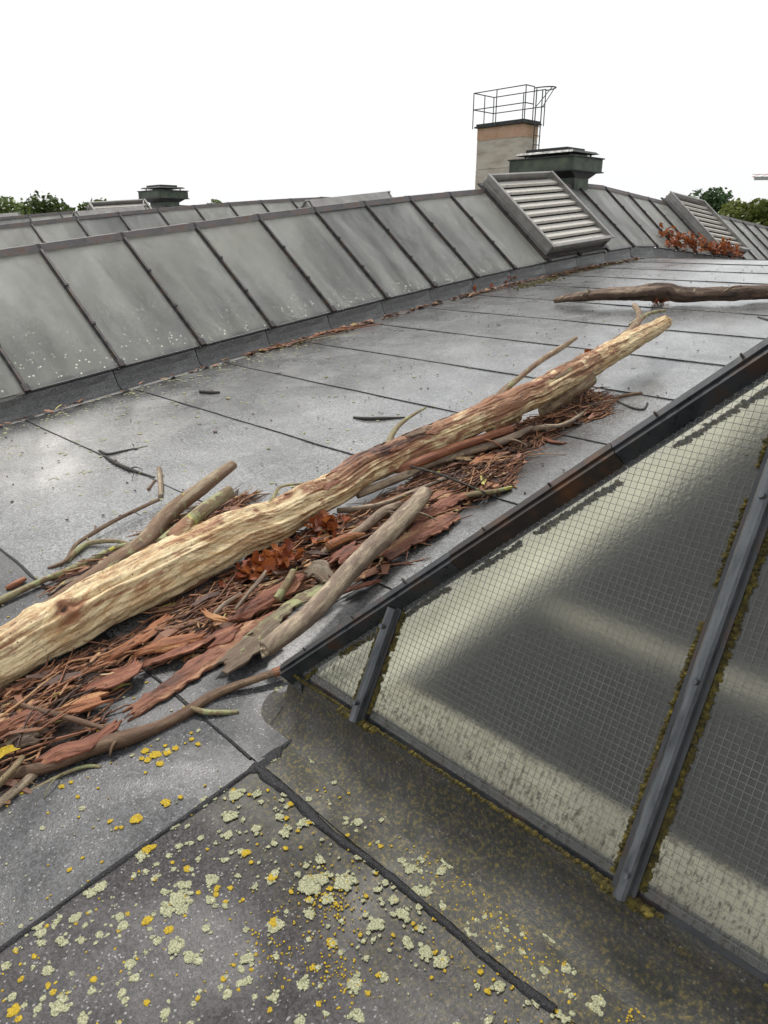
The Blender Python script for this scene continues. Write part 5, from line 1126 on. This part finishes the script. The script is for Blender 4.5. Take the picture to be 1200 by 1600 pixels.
# ---------------------------------------------------------------- lichen on the felt
def rosette(b, t, s, r, ring=0., seed=0, h0=.0):
    k = 22 if r > .012 else (14 if r > .006 else 8); o = len(b.v); lv = ((1., .0), (.88, .75), (.62, 1.), (.34, .8-ring*.7)); base = S(t, s, (.0095 if t < TJ and s < 0 else .0065)+h0)
    th = min(.0011, .0006+r*.03); an = rng.uniform(.85, 1.18)
    for li, (rr, hh) in enumerate(lv):
        for i in range(k):
            a = 2*math.pi*i/k; q = r*rr*(1+.30*nz(math.cos(a)*1.5+seed, math.sin(a)*1.5, seed)+.30*nz(math.cos(a)*4+seed, math.sin(a)*4, seed*2)+(.12*rng.uniform(-1, 1) if li < 3 else 0))
            b.v.append(base+Vector((q*math.cos(a)*an, q*math.sin(a)/an, th*hh*rng.uniform(.7, 1.25)-(.0010 if li == 0 else 0))))
    b.v.append(base+Vector((0, 0, th*(.75-ring*.7)))); n = len(lv)-1
    for li in range(n):
        for i in range(k): j = (i+1) % k; b.f.append((o+li*k+i, o+li*k+j, o+(li+1)*k+j, o+(li+1)*k+i))
    for i in range(k): b.f.append((o+n*k+i, o+n*k+(i+1) % k, o+(n+1)*k))
by = MB(); bp = MB()
for (t, s, r) in DATA['YEL']: rosette(by, t, s, r*.9, 0, rng.uniform(0, 50))
for (t, s, r) in DATA['PALE']:
    rosette(bp, t, s, r*.9, .9, rng.uniform(0, 50))
    for _ in range(int(r*330)):
        a = rng.uniform(0, 6.28); d = r*rng.uniform(.55, 1.15); rosette(bp, t+d*math.cos(a), s+d*math.sin(a), r*rng.uniform(.16, .38), .3, rng.uniform(0, 50), .001)
for (t, s, r) in DATA['FARPALE']:
    for _ in range(7):
        a = rng.uniform(0, 6.28); d = r*rng.uniform(.6, 1.1); rosette(bp, t+d*math.cos(a), s+d*math.sin(a)*1.0, r*rng.uniform(.15, .32), .3, rng.uniform(0, 50))
k = 0
for _ in range(600):
    t, s = rng.uniform(-1.5, .4), rng.uniform(-.9, .15)
    if nz(t*2.5, s*2.5, 4) < -.2: continue
    r = rng.uniform(.005, .007+.011*rng.random()**2); rosette(bp, t, s, r, .8, rng.uniform(0, 50))
    for _k in range(3): rosette(bp, t+rng.gauss(0, r), s+rng.gauss(0, r), r*rng.uniform(.2, .5), .3, rng.uniform(0, 50))
for _ in range(170):
    t, s = rng.uniform(-2.1, .6), rng.uniform(-1.0, .15)
    if t < TJ and rng.random() < .6: continue
    rosette(by, t, s, rng.uniform(.003, .0075), 0, rng.uniform(0, 50))
while k < 5200:                      # small flecks, thicker on the older brown felt
    t = rng.uniform(-3.6, .9); s = rng.uniform(-1.6, .22); brown = t > TJ
    dens = (.85 if brown else .30)*(.35+.65*max(0, nz(t*3, s*3, 8)+.45)); k += 1
    if rng.random() > dens: continue
    if rng.random() < .55: rosette(by, t, s, rng.uniform(.0018, .003+.006*rng.random()**2), 0, rng.uniform(0, 50))
    else: rosette(bp, t, s, rng.uniform(.002, .003+.010*rng.random()**2), .3, rng.uniform(0, 50))
for (ct, cs, n, rr) in ((-.98, -.14, 150, .06), (-.62, .03, 160, .10), (-.35, .12, 120, .09), (-1.0, -.3, 70, .06), (-.85, -.25, 90, .05), (-.15, .1, 90, .08), (-.8, .1, 80, .09)):
    for _ in range(n): rosette(by, ct+rng.gauss(0, rr), min(.24, cs+rng.gauss(0, rr*.6)), rng.uniform(.0012, .0032), 0, rng.uniform(0, 50))
for _ in range(420):                 # pale crust along the skylight foot and scattered over the open roof
    if rng.random() < .6: t, s = TLB+.12+abs(rng.gauss(0, .22)), rng.uniform(.4, 4.2)
    else: t, s = rng.uniform(-5.6, -2.9), rng.uniform(.2, 4.5)
    rosette(bp, t, s, rng.uniform(.005, .016), .3, rng.uniform(0, 50))
tag(build(by, 'yellow_lichen', M['yellow_lichen'], None, None, True), 'bright yellow lichen dots scattered on the front felt', 'lichen', kind='stuff')
tag(build(bp, 'pale_lichen', M['pale_lichen'], None, None, True), 'pale grey green lichen rosettes scattered on the roof felt', 'lichen', kind='stuff')
b = MB()
for _ in range(420):
    t, s = rng.uniform(-5.7, -1.65), rng.uniform(.1, 10.)
    L = rng.uniform(.003, .010)*(1 if rng.random() < .9 else 2); chip(b, t, s, .013, L, L*rng.uniform(.3, .7), rng.uniform(0, 6.3), rng.choice((0., 0., .05, .15, .3, 1.)), (rng.uniform(-.2, .2), rng.uniform(-.2, .2)), .004)
tag(build(b, 'roof_grit', M['litter'], None, None, False, 'tone'), 'dark specks of bark and grit strewn over the open felt', 'debris', kind='stuff')

# ---------------------------------------------------------------- trees, house, crane beyond the roof
def tree(x, y, top, rad, m, label, seed, n=1500, crown=.62):
    r2 = random.Random(seed); H = top-ZG; root = empty('tree', (x, y, ZG)); tag(root, label, 'tree', 'trees beyond the roof')
    b = MB(); b.tube([Vector((0, 0, 0)), Vector((.2, .1, H*.4)), Vector((.1, -.1, H*.75)), Vector((0, 0, H*.93))], [.32, .24, .13, .04], 8)
    lobes = []
    for i in range(13):
        a = r2.uniform(0, 6.28); z = H*(1-crown)+H*crown*r2.uniform(.08, .86); f = 1-abs((z/H-(1-crown*.55))/(crown*.62))**2; rr = rad*max(.25, f)*r2.uniform(.35, .8)
        c = Vector((rr*math.cos(a), rr*math.sin(a), z)); lobes.append((c, rad*r2.uniform(.28, .46)))
        b.tube([Vector((.1, 0, max(H*.25, z-rad*.7))), c*.6+Vector((.05, 0, z*.38)), c], [.11, .07, .025], 5)
    lobes.append((Vector((0, 0, H-rad*.4)), rad*.42))
    build(b, 'trunk', M['trunk'], root, None, True)
    b = MB()
    for i in range(n):
        c, q = r2.choice(lobes); d = Vector((r2.gauss(0, 1), r2.gauss(0, 1), r2.gauss(0, .8))).normalized()*q*(r2.random()**.45)
        p = c+d
        if p.z > H: p.z = H-r2.random()*.4
        e = r2.uniform(.16, .36); u = Vector((r2.gauss(0, 1), r2.gauss(0, 1), r2.gauss(0, .6))).normalized(); v_ = u.orthogonal().normalized(); v_ = (v_*math.cos(i)+u.cross(v_)*math.sin(i)); o = len(b.v)
        b.v += [p-u*e, p+v_*e*.6, p+u*e, p-v_*e*.6]; b.f.append((o, o+1, o+2, o+3))
    build(b, 'crown', m, root)
TREES = [(-81.5, 25.5, 4.7, 5.0, 'leaf_mid', 'leftmost round green tree at the skyline'), (-83.3, 32.0, 5.4, 4.0, 'leaf_mid', 'second green tree from the left at the skyline'),
 (-84, 38.5, 5.0, 3.4, 'leaf_mid', 'third green tree from the left, left of the small exhaust hood'), (-86, 46, 3.2, 3.5, 'leaf_mid', 'low tree top just showing left of the small hood'), (-85, 54, 5.3, 2.6, 'leaf_mid', 'small tree top peeking over the skylight right of the small hood'), (-84, 60, 4.6, 2.6, 'leaf_light', 'faint tree top peeking over the middle of the skylight ridge'),
 (-37.3, 86.6, 5.9, 4.2, 'leaf_dark', 'dark round tree behind the far vent at right'), (-34.5, 93, 4.6, 3.4, 'leaf_mid', 'olive tree right of the dark round tree'),
 (-30.1, 78.0, 4.5, 3.3, 'leaf_light', 'light feathery tree near the right edge'), (-26.0, 72, 4.2, 3.0, 'leaf_light', 'pale green tree second from the right edge'), (-22.6, 68, 4.3, 3.4, 'leaf_light', 'pale green tree cut by the right edge of the photo'), (-31, 100, 2.8, 4.5, 'leaf_dark', 'low dark tree filling the gap behind the pale trees')]
for i, (x, y, z, r, m, lb) in enumerate(TREES): tree(x, y, z+(.3 if y < 60 else .3), r, M[m], lb, i+5, 5200)
root = tag(empty('house', (-61.3, 156, ZG)), 'distant house with a red roof among the right hand trees', 'house')
b = MB(); b.box(-6, 6, -5, 5, 0, 12); build(b, 'wall', M['wall'], root)
b = MB(); b.v = [Vector(p) for p in ((-6.5, -5.6, 11.8), (6.5, -5.6, 11.8), (6.5, 5.6, 11.8), (-6.5, 5.6, 11.8), (-6.5, 0, 15.7), (6.5, 0, 15.7))]; b.f = [(0, 1, 5, 4), (2, 3, 4, 5), (0, 4, 3), (1, 2, 5), (0, 3, 2, 1)]
build(b, 'roof', M['red_roof'], root)
root = tag(empty('tower_crane', (-108.5, 356.5, ZG)), 'distant red tower crane at the right edge of the sky', 'crane')
dv = Vector((.782, .623, 0)); b = MB(); zj = 23.9-ZG
def bar3(b, p, q, r=.09): b.tube([p, q], [r, r], 4)
for off in (-23., ):
    n = 22; pr_ = None
    for i in range(n+1):
        f = -23.5+i*(70/n); base = dv*f; pn = Vector((-dv.y, dv.x, 0))*.5
        a, c, tp = base+pn+Vector((0, 0, zj)), base-pn+Vector((0, 0, zj)), base+Vector((0, 0, zj+1.0))
        if pr_:
            for u_, v_ in zip(pr_, (a, c, tp)): bar3(b, u_, v_)
            bar3(b, pr_[0], tp, .06); bar3(b, pr_[1], tp, .06)
        pr_ = (a, c, tp)
build(b, 'jib', M['crane'], root)
b = MB(); b.box(-3, 3, -.6, .6, -1.2, .1, FR(dv*-19.5+Vector((0, 0, zj)), dv, Vector((-dv.y, dv.x, 0)), Vector((0, 0, 1)))); build(b, 'ballast', M['crane_grey'], root)
b = MB()
for sx_ in (-.8, .8):
    for sy_ in (-.8, .8): bar3(b, Vector((sx_, sy_, 0)), Vector((sx_, sy_, zj+5)), .12)
for i in range(int(zj/2)):
    bar3(b, Vector((-.8, -.8, i*2)), Vector((.8, -.8, i*2+2)), .06); bar3(b, Vector((.8, .8, i*2)), Vector((-.8, .8, i*2+2)), .06); bar3(b, Vector((-.8, .8, i*2)), Vector((-.8, -.8, i*2+2)), .06)
build(b, 'mast', M['crane'], root)
